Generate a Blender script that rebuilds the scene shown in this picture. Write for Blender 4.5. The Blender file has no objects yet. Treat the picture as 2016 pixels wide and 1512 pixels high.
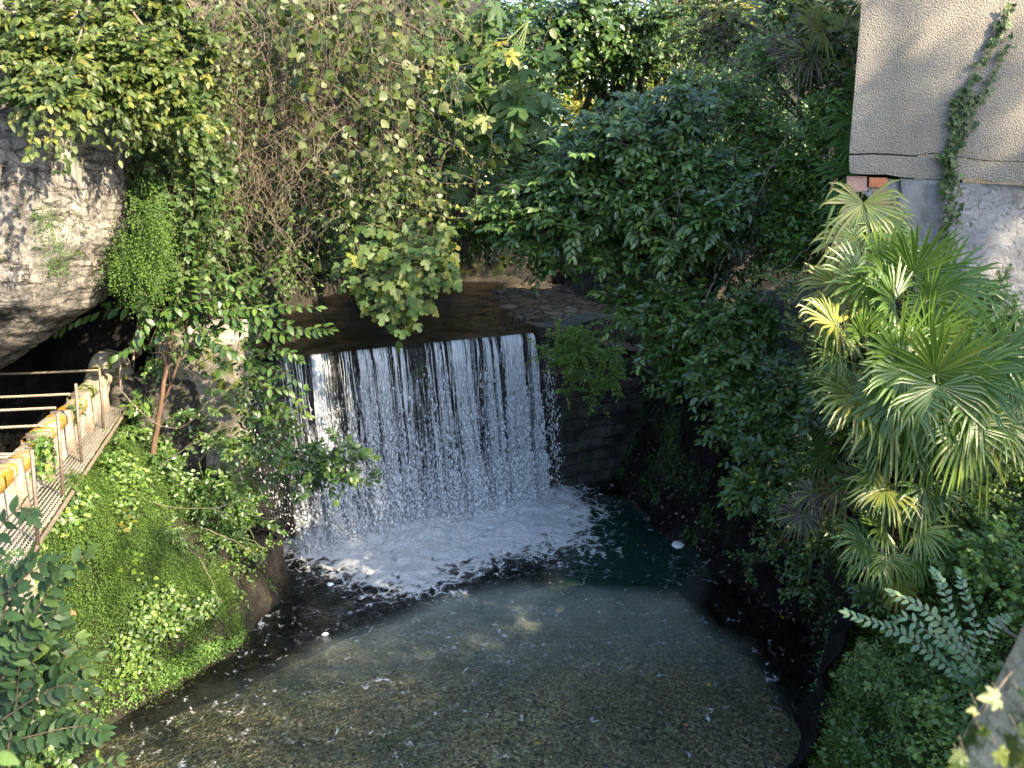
import bpy, math, numpy as np
RG = np.random.default_rng(11)
C = bpy.context.scene.collection
F = 1523.0; CAMZ = 6.6; PIT = math.radians(15)
CP, SP = math.cos(PIT), math.sin(PIT)

# ------------------------------------------------------------------ maths
def A(*v): return np.array(v, float)
def ray(px, py):
    u = (px-1008)/F; v = (756-py)/F
    return A(u, CP+v*SP, -SP+v*CP)
def at(px, py, Y):                       # world point seen at a pixel, at distance Y
    d = ray(px, py); return A(0, 0, CAMZ)+d*(Y/d[1])
def on(px, py, z=0.0):                   # world point seen at a pixel, on a level plane
    d = ray(px, py); return A(0, 0, CAMZ)+d*((z-CAMZ)/d[2])
def nrm(v):
    v = np.asarray(v, float); return v/np.maximum(np.linalg.norm(v, axis=-1, keepdims=True), 1e-9)
def hsh(i, j, k):
    n = (i*374761393+j*668265263+k*1442695041) & 0xffffffff
    n = ((n ^ (n >> 13))*1274126177) & 0xffffffff
    return ((n ^ (n >> 16)) & 0xffff)/65535.0
def vn(p):
    p = np.asarray(p, float); i = np.floor(p).astype(np.int64); f = p-i; f = f*f*(3-2*f); r = 0
    for a in (0, 1):
        for b in (0, 1):
            for c in (0, 1):
                w = (f[..., 0] if a else 1-f[..., 0])*(f[..., 1] if b else 1-f[..., 1])*(f[..., 2] if c else 1-f[..., 2])
                r = r+w*hsh(i[..., 0]+a, i[..., 1]+b, i[..., 2]+c)
    return r
def fbm(p, o=4, s=1.0):
    p = np.asarray(p, float)*s; r = 0; a = .5; t = 0
    for _ in range(o): r = r+a*vn(p); t += a; a *= .5; p = p*2.03+17.3
    return r/t-.5
def rnd(*s): return RG.random(s)
def rn(*s): return RG.normal(size=s)
def sm(x, a, b):
    t = np.clip((x-a)/(b-a), 0, 1); return t*t*(3-2*t)

# ------------------------------------------------------------------ mesh building
class MB:
    def __init__(s): s.v = []; s.f = []; s.n = 0; s.a = []; s.b = []
    def add(s, v, faces, a=None, b=None):
        v = np.asarray(v, float).reshape(-1, 3); m = len(v)
        s.v.append(v)
        for f in faces:
            f = np.asarray(f, np.int64)
            if f.ndim == 1: f = f[None]
            s.f.append(f+s.n)
        s.a.append(np.full(m, .5) if a is None else np.broadcast_to(a, (m,)))
        s.b.append(np.zeros(m) if b is None else np.broadcast_to(b, (m,)))
        s.n += m
    def build(s, name, mat, parent=None, smooth=False):
        me = bpy.data.meshes.new(name)
        if s.n:
            v = np.concatenate(s.v)
            me.vertices.add(len(v)); me.vertices.foreach_set('co', v.ravel())
            lp = np.concatenate([f.ravel() for f in s.f])
            sz = np.concatenate([np.full(f.shape[0], f.shape[1]) for f in s.f])
            st = np.concatenate([[0], np.cumsum(sz)[:-1]])
            me.loops.add(len(lp)); me.loops.foreach_set('vertex_index', lp.astype(np.int32))
            me.polygons.add(len(sz)); me.polygons.foreach_set('loop_start', st.astype(np.int32))
            me.polygons.foreach_set('loop_total', sz.astype(np.int32))
            me.update(calc_edges=True)
            for nm, d in (('rnd', s.a), ('tt', s.b)):
                me.attributes.new(nm, 'FLOAT', 'POINT').data.foreach_set('value', np.concatenate(d).astype(np.float32))
            if smooth: me.polygons.foreach_set('use_smooth', np.ones(len(sz), bool))
        o = bpy.data.objects.new(name, me); C.objects.link(o)
        if mat: me.materials.append(mat)
        if parent: o.parent = parent
        return o
def tag(o, label=None, cat=None, group=None, kind=None):
    for k, v in (('label', label), ('category', cat), ('group', group), ('kind', kind)):
        if v: o[k] = v
    return o
ORG = {}
def thing(name, label, cat, group=None, kind=None):
    o = bpy.data.objects.new(name, None); C.objects.link(o); o.empty_display_size = .2
    return tag(o, label, cat, group, kind)
def recentre(root, p):
    """put the Empty at the thing's base, its parts keep their world place"""
    root.location = tuple(float(c) for c in p)
    for ch in root.children: ch.location = tuple(-float(c) for c in p)

def tubes(mb, P, Rd, sides=4, rv=.5):
    P = np.asarray(P, float)
    if P.ndim == 2: P = P[None]
    m, k, _ = P.shape; Rd = np.broadcast_to(np.asarray(Rd, float), (m, k))
    T = nrm(np.gradient(P, axis=1)); up = np.where(np.abs(T[..., 2:3]) > .9, A(1, .1, 0), A(0, .1, 1))
    X = nrm(np.cross(T, up)); Y = np.cross(T, X)
    an = np.arange(sides)*2*math.pi/sides
    V = P[:, :, None]+Rd[:, :, None, None]*(X[:, :, None]*np.cos(an)[None, None, :, None]+Y[:, :, None]*np.sin(an)[None, None, :, None])
    idx = np.arange(m*k*sides).reshape(m, k, sides); nx = np.roll(idx, -1, 2)
    q = np.stack([idx[:, :-1], nx[:, :-1], nx[:, 1:], idx[:, 1:]], -1).reshape(-1, 4)
    rr = np.broadcast_to(np.asarray(rv, float).reshape(-1, 1, 1) if np.ndim(rv) else rv, (m, k, sides)).ravel()
    fs = [q]
    if sides > 3: fs += [idx[:, -1, :], idx[:, 0, ::-1]]
    mb.add(V, fs, rr, np.broadcast_to(np.linspace(0, 1, k)[None, :, None], (m, k, sides)).ravel())
def curve(pts, n=12, wob=0.0, seed=0):
    """smooth polyline through pts"""
    p = np.asarray(pts, float); k = len(p); t = np.linspace(0, k-1, n); out = np.zeros((n, 3))
    q = np.concatenate([[2*p[0]-p[1]], p, [2*p[-1]-p[-2]]])
    for a, tt in enumerate(t):
        i = min(int(tt), k-2); f = tt-i; p0, p1, p2, p3 = q[i:i+4]
        out[a] = .5*(2*p1+(p2-p0)*f+(2*p0-5*p1+4*p2-p3)*f*f+(3*p1-p0-3*p2+p3)*f**3)
    if wob: out[1:-1] += RG.normal(size=(n-2, 3))*wob
    return out
def box(mb, c, s, ax=None, a=.5):
    c = A(*c); s = A(*s)/2; ax = np.eye(3) if ax is None else np.asarray(ax, float)
    sg = A(*[[i, j, k] for i in (-1, 1) for j in (-1, 1) for k in (-1, 1)])
    v = c+(sg*s)@ax
    mb.add(v, [[[0, 1, 3, 2], [4, 6, 7, 5], [0, 4, 5, 1], [2, 3, 7, 6], [0, 2, 6, 4], [1, 5, 7, 3]]], a)
def grid_faces(nu, nv):
    i = np.arange(nu*nv).reshape(nu, nv)
    return np.stack([i[:-1, :-1], i[1:, :-1], i[1:, 1:], i[:-1, 1:]], -1).reshape(-1, 4)
_ico = {}
def ico(sub):
    if sub not in _ico:
        import bmesh
        bm = bmesh.new(); bmesh.ops.create_icosphere(bm, subdivisions=sub, radius=1)
        bm.verts.ensure_lookup_table()
        _ico[sub] = (A(*[v.co[:] for v in bm.verts]), np.array([[w.index for w in f.verts] for f in bm.faces])); bm.free()
    return _ico[sub]
def rock(mb, c, planes, sub=6, k=9.0, namp=.06, nsc=1.0, seed=0, rid=.0):
    """boulder: a soft intersection of half spaces, roughened"""
    d, f = ico(sub); c = A(*c)
    N = nrm(A(*[p[:3] for p in planes])); H = A(*[p[3] for p in planes])
    q = np.maximum(d@N.T, 1e-3)/H
    r = 1/(np.sum(q**k, 1)**(1/k))
    v = c+d*r[:, None]
    w = v*nsc+seed*7.7
    n = fbm(w, 5)*2
    if rid: n = n-rid*np.abs(fbm(w*A(.6, .6, 1.8)+5, 4, 1.4))*4+rid*.5
    v = v+d*(namp*n)[:, None]
    mb.add(v, [f], .5, 0)

# ------------------------------------------------------------------ leaf templates (x = width, y = length, z = up)
def leaf_oval(w=.42, fold=.12, curl=.15):
    ys = A(0, .3, .68, 1); ws = A(0, .5*w, .42*w, 0)
    V = [[0, 0, 0], [-ws[1], .3, fold*w], [0, .3, 0], [ws[1], .3, fold*w], [-ws[2], .68, fold*w-curl*.4], [0, .68, -curl*.4], [ws[2], .68, fold*w-curl*.4], [0, 1, -curl]]
    return A(*V), [A([0, 2, 1]), A([0, 3, 2]), A([1, 2, 5, 4]), A([2, 3, 6, 5]), A([4, 5, 7]), A([5, 6, 7])]
def leaf_oval8(w=.45, fold=.15, curl=.2):
    ys = A(.0, .12, .3, .5, .7, .86, 1); ws = w*.5*A(.03, .55, .95, 1, .8, .42, .02); V = []; Fq = []
    for y, q in zip(ys, ws):
        z = -curl*y*y
        V += [[-q, y, z+fold*q], [0, y, z], [q, y, z+fold*q]]
    for i in range(6):
        b = 3*i; Fq += [[b, b+1, b+4, b+3], [b+1, b+2, b+5, b+4]]
    return A(*V), [A(*Fq)]
def leaf_tiny(w=.6):
    return A([0, 0, 0], [-.5*w, .5, .08], [0, 1, -.1], [.5*w, .5, .08]), [A([0, 3, 2, 1])]
def leaf_lobed(angs, lens, notch=.45, droop=.18, da_=15, sr=.74):
    """palmate leaf: fig, ivy, maple"""
    V = [[0, .12, 0]]; n = len(angs)
    for i in range(n):
        a = math.radians(angs[i]); L = lens[i]
        if i == 0: V.append([math.sin(math.radians(-150))*.2, .12+math.cos(math.radians(-150))*.2, 0])
        for da, r in ((-da_, sr), (0, 1.), (da_, sr)):
            b = a+math.radians(da); V.append([math.sin(b)*L*r, .12+math.cos(b)*L*r, -droop*(L*r)**2])
        b = a+math.radians((angs[i+1]-angs[i])/2) if i < n-1 else math.radians(150)
        r = notch*(lens[i]+(lens[i+1] if i < n-1 else .3))/2 if i < n-1 else .2
        V.append([math.sin(b)*r, .12+math.cos(b)*r, .03])
    m = len(V)
    V.append([0, -.25, .02])
    fs = [[0, i+1, i] for i in range(1, m-1)]
    return A(*V), [A(*fs)]
T_OVAL = leaf_oval(); T_WIDE = leaf_oval(.66, .1, .2); T_NAR = leaf_oval(.33, .15, .2); T_BIG = leaf_oval8(.46); T_TINY = leaf_tiny()
T_ROUND = leaf_oval8(.8, .12, .18)
T_FIG = leaf_lobed([-105, -52, 0, 52, 105], [.5, .8, .92, .8, .5], .36)
T_FIG3 = leaf_lobed([-58, 0, 58], [.60, .88, .60], .62, .25, 19, .88)
T_IVY = leaf_lobed([-100, -50, 0, 50, 100], [.42, .6, .88, .6, .42], .68)
T_GRASS = (A([-.03, 0, 0], [.03, 0, 0], [.028, .5, .1], [-.028, .5, .1], [0, 1, -.15]), [A([0, 1, 2, 3]), A([3, 2, 4])])
def place(mb, tpl, pos, yd, nd, size, rv, wv=None):
    V, Fs = tpl; n = len(pos)
    if n == 0: return
    y = nrm(yd); x = nrm(np.cross(y, nd)); z = np.cross(x, y)
    size = np.broadcast_to(np.asarray(size, float), (n,))[:, None, None]
    wv = np.ones(n) if wv is None else wv
    P = pos[:, None]+size*(V[None, :, 0:1]*x[:, None]*wv[:, None, None]+V[None, :, 1:2]*y[:, None]+V[None, :, 2:3]*z[:, None])
    m = len(V); off = (np.arange(n)*m)[:, None, None]
    fs = []
    for f in Fs:
        f = np.asarray(f, np.int64); f = f[None] if f.ndim == 1 else f
        fs.append((f[None]+off).reshape(-1, f.shape[1]))
    mb.add(P, fs, np.repeat(np.clip(rv, 0, 1), m), np.tile(V[:, 1], n))

def sprays(ml, mt, base, d, L, K, tpl, size, droop=.25, ang=55, up=A(0, 0, 1), tilt=.3, rv=None, thick=.004, hang=0, two=False):
    """N arching twigs with leaves set alternately along them"""
    N = len(base)
    if N == 0: return
    L = np.broadcast_to(np.asarray(L, float), (N,)); d = nrm(d)
    wob = rn(N, 3)*.12
    def pt(t): return base[:, None]+L[:, None, None]*(d[:, None]*t+wob[:, None]*t*t+A(0, 0, -droop)*t*t)
    tk = np.linspace(0, 1, 5)[None, :, None]
    if mt is not None:
        tubes(mt, pt(tk), (thick*(1-.65*tk[..., 0]))*np.ones((N, 5)), 3, .5)
    t = (np.arange(K)+.6)/K; t = np.clip(t[None]+rn(N, K)*.25/K, .04, 1)[..., None]
    p = pt(t); tg = nrm(d[:, None]+2*t*(wob[:, None]+A(0, 0, -droop)))
    sd = nrm(np.cross(tg, np.broadcast_to(up, tg.shape)))
    sg = np.where(np.arange(K) % 2, 1., -1.)[None, :, None]
    a = math.radians(ang)*(1-.5*t**3)
    y = tg*np.cos(a)+sd*sg*np.sin(a)+rn(N, K, 3)*.18+A(0, 0, -hang)
    n = up+rn(N, K, 3)*tilt
    r = rnd(N, K)*.55+rnd(N, 1)*.45 if rv is None else rv+rn(N, K)*.12
    s = size*(.72+.5*rnd(N, K))*(1-.35*np.abs(t[..., 0]-.45))
    place(ml, tpl, p.reshape(-1, 3), y.reshape(-1, 3), n.reshape(-1, 3), s.ravel(), r.ravel(), .85+.3*rnd(N*K))
    if two:
        y2 = tg*np.cos(a)-sd*sg*np.sin(a)+rn(N, K, 3)*.18+A(0, 0, -hang)
        place(ml, tpl, p.reshape(-1, 3), y2.reshape(-1, 3), n.reshape(-1, 3), s.ravel(), r.ravel()+.05, .85+.3*rnd(N*K))

DENS = {'evergreen_shrub': 1.45, 'thicket_shrub': 1.7, 'slope_shrub': 1.5, 'small_leaved_shrub': 1.4, 'hedge': 1.6, 'tree': 2.0, 'climbing_vine': .8}
def pxm(px, Y): return px/F*Y*1.03

def shrub(name, label, cat, root, blobs, tpl, size, mat, bark, L=.35, K=10, droop=.3, up=A(0, -.25, .9), tilt=.35, ang=55,
          hang=.1, out=.8, bias=A(.0, -.35, .25), group=None, thick=.004, trunk_r=.04, two=False, lobes=True, extra=None, yr=.8, rv=None, inner=.3):
    """bush or tree made of limbs, twigs and leaves; blobs = (px, py, distance, half width px, half height px, number of twigs)"""
    t = thing(name, label, cat, group); root = A(*root)
    ml, mt, mk = MB(), MB(), MB()
    for (px, py, Y, rx, ry, N) in blobs:
        N = int(N*DENS.get(name, 1.)); c = at(px, py, Y); R3 = A(pxm(rx, Y), max(pxm((rx+ry)/2, Y)*yr, .12), pxm(ry, Y))
        mid = (root+c)/2+A(0, 0, .15)*np.linalg.norm(c-root)+rn(3)*.12
        pts = curve([root, mid, c], 10, .015)
        tubes(mk, pts, np.linspace(trunk_r, max(trunk_r*.3, .006), 10), 5)
        nl = max(3, N//9)                     # secondary limbs, each ending in a clump of twigs
        dl = nrm(rn(nl, 3)+bias*1.1); e = c+dl*R3*(.4+.85*rnd(nl, 1)**1.5)
        s0 = pts[(RG.integers(5, 10, nl))]
        m_ = (s0+e)/2+rn(nl, 3)*.05+A(0, 0, .05)
        ts = np.linspace(0, 1, 6)[None, :, None]
        LP = s0[:, None]*(1-ts)**2+2*m_[:, None]*ts*(1-ts)+e[:, None]*ts*ts
        tubes(mk, LP, np.linspace(max(trunk_r*.35, .006), .004, 6)[None], 4)
        per = RG.integers(0, nl, N); tt = .35+.65*rnd(N)
        ii = np.clip((tt*5).astype(int), 0, 5)
        b = LP[per, ii]+rn(N, 3)*R3*.13
        rad = nrm((b-c)/R3+rn(N, 3)*.45)
        d = rad*out+bias+rn(N, 3)*.35
        # leave some twigs deep inside as darker filling
        k = rnd(N) < inner; b[k] = c+(b[k]-c)*.5
        sprays(ml, mt, b, d, L*(.6+.7*rnd(N)), K, tpl, size, droop, ang, up, tilt, rv, thick, hang, two)
    if extra: extra(ml, mt, mk)
    if mk.n: mk.build('trunk', bark, t, True)
    if mt.n: mt.build('twigs', bark, t)
    ml.build('foliage', mat, t)
    recentre(t, root)
    return t

# ------------------------------------------------------------------ materials
class G:
    def __init__(s, name, disp=False):
        s.m = bpy.data.materials.new(name); s.m.use_nodes = True; s.t = s.m.node_tree; s.t.nodes.clear()
        s.out = s.t.nodes.new('ShaderNodeOutputMaterial')
    def n(s, ty, **k):
        x = s.t.nodes.new('ShaderNode'+ty)
        for a, v in k.items():
            if a in ('ins',):
                for kk, vv in v.items(): s.set(x, kk, vv)
            else: setattr(x, a, v)
        return x
    def set(s, node, key, val):
        i = node.inputs[key]
        if hasattr(val, 'is_output') or isinstance(val, bpy.types.NodeSocket): s.t.links.new(val, i)
        else: i.default_value = val
    def noise(s, sc, vec=None, det=4, rough=.55, dist=0):
        x = s.n('TexNoise', ins={'Scale': sc, 'Detail': det, 'Roughness': rough, 'Distortion': dist})
        if vec is not None: s.set(x, 'Vector', vec)
        return x.outputs['Fac']
    def vor(s, sc, vec=None, feat='F1', out='Distance', rnd=1):
        x = s.n('TexVoronoi', feature=feat, ins={'Scale': sc, 'Randomness': rnd})
        if vec is not None: s.set(x, 'Vector', vec)
        return x.outputs[out]
    def coord(s, o='Object', sc=None):
        c = s.n('TexCoord').outputs[o]
        if sc:
            mp = s.n('Mapping', ins={'Scale': sc}); s.set(mp, 'Vector', c); c = mp.outputs[0]
        return c
    def geo(s, sc=None):
        c = s.n('NewGeometry').outputs['Position']
        if sc:
            mp = s.n('Mapping', ins={'Scale': sc}); s.set(mp, 'Vector', c); c = mp.outputs[0]
        return c
    def ramp(s, fac, stops, interp='LINEAR'):
        x = s.n('ValToRGB'); cr = x.color_ramp; cr.interpolation = interp
        while len(cr.elements) < len(stops): cr.elements.new(.5)
        for e, (p, c) in zip(cr.elements, stops):
            e.position = p; e.color = (c, c, c, 1) if np.ndim(c) == 0 else (*c, 1)
        s.set(x, 'Fac', fac); return x.outputs[0]
    def attr(s, nm): return s.n('Attribute', attribute_name=nm).outputs['Fac']
    def mix(s, f, a, b, mode='MIX'):
        x = s.n('MixRGB', blend_type=mode)
        for k, v in ((0, f), (1, a), (2, b)):
            if isinstance(v, tuple) and len(v) == 3: v = (*v, 1)
            s.set(x, k, v)
        return x.outputs[0]
    def ma(s, op, a, b=0., c=None):
        x = s.n('Math', operation=op); s.set(x, 0, a); s.set(x, 1, b)
        if c is not None: s.set(x, 2, c)
        return x.outputs[0]
    def bump(s, h, st=.5, d=.02, nrmal=None):
        x = s.n('Bump', ins={'Strength': st, 'Distance': d, 'Height': h})
        if nrmal is not None: s.set(x, 'Normal', nrmal)
        return x.outputs[0]
    def bsdf(s, col, rough=.8, bump=None, spec=.4, **k):
        x = s.n('BsdfPrincipled')
        s.set(x, 'Base Color', (*col, 1) if isinstance(col, tuple) else col); s.set(x, 'Roughness', rough); s.set(x, 'Specular IOR Level', spec)
        for a, v in k.items(): s.set(x, a.replace('_', ' '), v)
        if bump is not None: s.set(x, 'Normal', bump)
        return x.outputs[0]
    def fin(s, sh): s.set(s.out, 'Surface', sh); return s.m

def leafmat(name, cols, rough=.42, trans=.3, spec=.5, spots=.0, rib=.0):
    g = G(name); n = len(cols)
    col = g.ramp(g.attr('rnd'), [(i/(n-1), c) for i, c in enumerate(cols)])
    ns = g.noise(28, g.geo(), 2)
    col = g.mix(.35, col, g.mix(1., col, g.ramp(ns, [(.3, .55), (.7, 1.5)]), 'MULTIPLY'))
    p = g.bsdf(col, rough, g.bump(g.noise(60, g.geo(), 1), .25, .004), spec)
    tr = g.n('BsdfTranslucent'); g.set(tr, 'Color', g.mix(1., col, (1.5, 1.7, .75), 'MULTIPLY'))
    ms = g.n('MixShader', ins={0: trans}); g.set(ms, 1, p); g.set(ms, 2, tr.outputs[0])
    return g.fin(ms.outputs[0])
M = {}
M['lime'] = leafmat('leaf_lime', [(0.020, 0.035, 0.009), (0.040, 0.067, 0.013), (0.065, 0.099, 0.021), (0.102, 0.129, 0.026), (0.203, 0.180, 0.030)], .5, .32)
M['round'] = leafmat('leaf_round', [(0.021, 0.038, 0.010), (0.045, 0.066, 0.014), (0.071, 0.094, 0.022), (0.120, 0.127, 0.032)], .5, .32)
M['camellia'] = leafmat('leaf_camellia', [(0.023, 0.049, 0.014), (0.042, 0.085, 0.023), (0.073, 0.130, 0.032), (0.162, 0.232, 0.044)], .3, .18, .5)
M['laurel'] = leafmat('leaf_laurel', [(0.020, 0.045, 0.011), (0.035, 0.077, 0.017), (0.066, 0.122, 0.023), (0.120, 0.180, 0.031)], .36, .22, .55)
M['fresh'] = leafmat('leaf_fresh', [(0.024, 0.054, 0.015), (0.043, 0.093, 0.022), (0.071, 0.130, 0.029), (0.126, 0.191, 0.038)], .36, .28, .55)
M['fig'] = leafmat('leaf_fig', [(0.022, 0.056, 0.019), (0.044, 0.092, 0.022), (0.081, 0.128, 0.030), (0.162, 0.170, 0.030), (0.310, 0.241, 0.022)], .55, .35)
M['ivy'] = leafmat('leaf_ivy', [(0.014, 0.035, 0.009), (0.028, 0.059, 0.013), (0.048, 0.082, 0.020), (0.081, 0.116, 0.029)], .5, .2, .35)
M['privet'] = leafmat('leaf_privet', [(0.035, 0.083, 0.019), (0.069, 0.146, 0.028), (0.127, 0.219, 0.033), (0.231, 0.314, 0.038)], .45, .3)
M['privetbright'] = leafmat('leaf_privet_sunlit', [(.06, .13, .03), (.11, .2, .04), (.18, .28, .05), (.28, .36, .06)], .45, .35)  # paler privet copy, sunlight put into the leaf colour
M['bluegreen'] = leafmat('leaf_bluegreen', [(0.030, 0.065, 0.015), (0.053, 0.105, 0.023), (0.089, 0.152, 0.030), (0.163, 0.234, 0.043)], .45, .2)
M['near'] = leafmat('leaf_near', [(0.016, 0.036, 0.014), (0.025, 0.056, 0.019), (0.046, 0.085, 0.025), (0.139, 0.199, 0.034)], .5, .18, .3)
M['pale'] = leafmat('leaf_pale', [(0.109, 0.200, 0.099), (0.182, 0.282, 0.141), (0.273, 0.364, 0.165)], .4, .25)
M['moss'] = leafmat('leaf_moss', [(0.018, 0.038, 0.005), (0.040, 0.083, 0.010), (0.069, 0.138, 0.013), (0.131, 0.209, 0.025)], .7, .3)
M['cress'] = leafmat('leaf_cress', [(0.057, 0.132, 0.025), (0.103, 0.205, 0.039), (0.170, 0.286, 0.049)], .5, .3)
M['yellow'] = leafmat('leaf_yellow', [(.45, .32, .02), (.6, .45, .04)], .5, .35)
M['brownleaf'] = leafmat('leaf_brown', [(.30, .10, .04), (.38, .17, .07)], .6, .2)
M['dry'] = leafmat('leaf_dry', [(.06, .04, .028), (.13, .09, .06), (.25, .2, .15)], .7, .1)
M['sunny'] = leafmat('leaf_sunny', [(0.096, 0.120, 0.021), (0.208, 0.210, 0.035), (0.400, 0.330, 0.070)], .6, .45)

def barkmat(name, c1, c2, sc=30):
    g = G(name); p = g.geo((1, 1, .25))
    n = g.noise(sc, p, 5, .7)
    return g.fin(g.bsdf(g.ramp(n, [(.3, c1), (.7, c2)]), .85, g.bump(n, .8, .01)))
M['bark'] = barkmat('bark', (.035, .025, .018), (.12, .09, .065))
M['barkred'] = barkmat('bark_red', (.06, .035, .022), (.15, .09, .06))
M['twig'] = barkmat('dry_twig', (.07, .055, .04), (.24, .19, .145))
M['greenstem'] = barkmat('green_stem', (.06, .09, .03), (.14, .17, .06))
M['palmtrunk'] = barkmat('palm_trunk', (.04, .028, .018), (.13, .09, .06), 60)

def palmmat():
    g = G('palm_leaf')
    col = g.ramp(g.attr('rnd'), [(0, (.03, .07, .018)), (.4, (.075, .14, .028)), (.7, (.14, .22, .04)), (.85, (.27, .27, .06)), (1, (.07, .052, .038))])
    st = g.ramp(g.ma('ADD', g.attr('tt'), g.ma('MULTIPLY', g.noise(9, g.geo(), 2), .5)), [(1.08, 0.), (1.32, 1.)])
    col = g.mix(st, col, (.46, .38, .14))
    p = g.bsdf(col, .34, g.bump(g.noise(90, g.geo(), 1), .2, .003), .6)
    tr = g.n('BsdfTranslucent'); g.set(tr, 'Color', g.mix(1., col, (1.5, 1.6, .7), 'MULTIPLY'))
    ms = g.n('MixShader', ins={0: .3}); g.set(ms, 1, p); g.set(ms, 2, tr.outputs[0])
    return g.fin(ms.outputs[0])
M['palm'] = palmmat()

def groundmat():
    g = G('ground'); P = g.geo()
    n1 = g.noise(2.2, P, 8, .65); n2 = g.noise(14, P, 6, .7)
    rock_ = g.ramp(n1, [(.3, (.012, .011, .008)), (.55, (.03, .025, .019)), (.75, (.07, .06, .045))])
    rock_ = g.mix(.5, rock_, g.ramp(n2, [(.3, (.015, .013, .01)), (.7, (.09, .08, .06))]))
    mossc = g.ramp(g.noise(25, P, 5, .7), [(.3, (.012, .026, .006)), (.55, (.035, .075, .012)), (.75, (.08, .14, .02))])
    mk = g.ramp(g.ma('ADD', g.attr('rnd'), g.ma('MULTIPLY', g.ma('SUBTRACT', g.noise(3, P, 5, .7), .5), 1.2)), [(.35, 0.), (.6, 1.)])
    wet = g.ramp(g.n('SeparateXYZ', ins={'Vector': P}).outputs[2], [(0., 1.), (1., 0.)])
    col = g.mix(mk, rock_, mossc)
    bm = g.bump(g.noise(5, P, 8, .7), 1., .12, g.bump(g.noise(40, P, 4, .7), .7, .02))
    return g.fin(g.bsdf(col, .75, bm, .3))
M['ground'] = groundmat()

def gravelmat():
    g = G('gravel'); P = g.geo()
    wv = g.n('Mapping', ins={'Scale': (1, 1, .6)}); g.set(wv, 'Vector', P); W = wv.outputs[0]
    c1 = g.vor(24, W, 'F1', 'Color'); d1 = g.vor(24, W); c2 = g.vor(48, W, 'F1', 'Color')
    h = g.n('SeparateColor', ins={0: c1}).outputs[0]; h2 = g.n('SeparateColor', ins={0: c2}).outputs[1]
    st = g.ramp(h, [(0, (.03, .022, .016)), (.4, (.22, .165, .11)), (.7, (.45, .34, .24)), (.9, (.62, .51, .38)), (1, (.85, .78, .66))])
    st2 = g.ramp(h2, [(0, (.03, .02, .014)), (.5, (.28, .2, .13)), (.85, (.55, .43, .3)), (1, (.85, .78, .66))])
    big = g.noise(.9, P, 4, .6)
    col = g.mix(g.ramp(g.noise(3, P, 4), [(.4, 0.), (.6, 1.)]), st, st2)
    col = g.mix(1., col, g.ramp(big, [(.3, (.42, .5, .38)), (.5, (.9, .85, .7)), (.7, (1.35, 1.1, .85))]), 'MULTIPLY')
    return g.fin(g.bsdf(col, .7, g.bump(d1, 1., -.05), .3))
M['gravel'] = gravelmat()

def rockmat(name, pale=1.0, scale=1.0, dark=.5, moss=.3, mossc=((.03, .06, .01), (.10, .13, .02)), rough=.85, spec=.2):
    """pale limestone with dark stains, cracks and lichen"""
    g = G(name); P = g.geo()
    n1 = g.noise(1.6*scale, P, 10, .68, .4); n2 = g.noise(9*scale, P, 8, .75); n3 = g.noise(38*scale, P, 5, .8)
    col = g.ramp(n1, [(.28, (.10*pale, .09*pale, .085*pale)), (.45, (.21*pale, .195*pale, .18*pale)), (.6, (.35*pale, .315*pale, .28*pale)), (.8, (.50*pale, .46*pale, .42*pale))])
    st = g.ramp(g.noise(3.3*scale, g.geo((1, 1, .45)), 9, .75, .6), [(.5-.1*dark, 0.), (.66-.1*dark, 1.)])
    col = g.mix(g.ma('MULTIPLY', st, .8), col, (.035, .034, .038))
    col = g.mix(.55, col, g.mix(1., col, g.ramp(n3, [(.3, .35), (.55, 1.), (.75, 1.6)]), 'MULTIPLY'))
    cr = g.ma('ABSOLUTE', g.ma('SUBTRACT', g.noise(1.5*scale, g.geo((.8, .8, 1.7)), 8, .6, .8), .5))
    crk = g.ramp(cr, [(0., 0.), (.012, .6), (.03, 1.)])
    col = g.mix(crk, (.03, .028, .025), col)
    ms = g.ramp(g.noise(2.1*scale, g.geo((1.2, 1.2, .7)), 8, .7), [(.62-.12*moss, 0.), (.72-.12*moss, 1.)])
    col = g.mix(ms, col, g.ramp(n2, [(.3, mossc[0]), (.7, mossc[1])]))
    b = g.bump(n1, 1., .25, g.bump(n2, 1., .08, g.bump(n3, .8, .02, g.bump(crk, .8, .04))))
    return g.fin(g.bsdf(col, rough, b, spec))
M['boulder'] = rockmat('limestone', 1.75, 1.5, .36, .1)
M['cliff'] = rockmat('cliff_rock', .45, 1.2, .5, .6)
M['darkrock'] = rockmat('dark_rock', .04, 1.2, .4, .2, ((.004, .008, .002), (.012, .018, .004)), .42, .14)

def concmat(name, c=(.40, .37, .32), moss=.4, orange=False, rough=1.):
    g = G(name); P = g.geo()
    n1 = g.noise(3, P, 8, .65); n2 = g.noise(35, P, 6, .75)
    c = A(*c)
    col = g.ramp(n1, [(.3, tuple(c*.5)), (.5, tuple(c*.85)), (.7, tuple(c*1.15))])
    col = g.mix(.5, col, g.mix(1., col, g.ramp(n2, [(.3, .5), (.65, 1.3)]), 'MULTIPLY'))
    stn = g.ramp(g.noise(5, g.geo((1, 1, .3)), 7, .7), [(.52, 0.), (.7, 1.)])
    col = g.mix(g.ma('MULTIPLY', stn, .6), col, tuple(c*.2))
    mc = ((.16, .07, .01), (.36, .22, .03)) if orange else ((.03, .05, .01), (.10, .12, .02))
    ms = g.ramp(g.noise(4.5, P, 8, .7), [(.66-.3*moss, 0.), (.74-.3*moss, 1.)])
    col = g.mix(ms, col, g.ramp(n2, [(.35, mc[0]), (.6, mc[1])]))
    return g.fin(g.bsdf(col, .9, g.bump(n1, .8, .05*rough, g.bump(n2, .8, .015*rough)), .2))
M['conc'] = concmat('concrete', (.24, .22, .185), .5)
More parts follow.
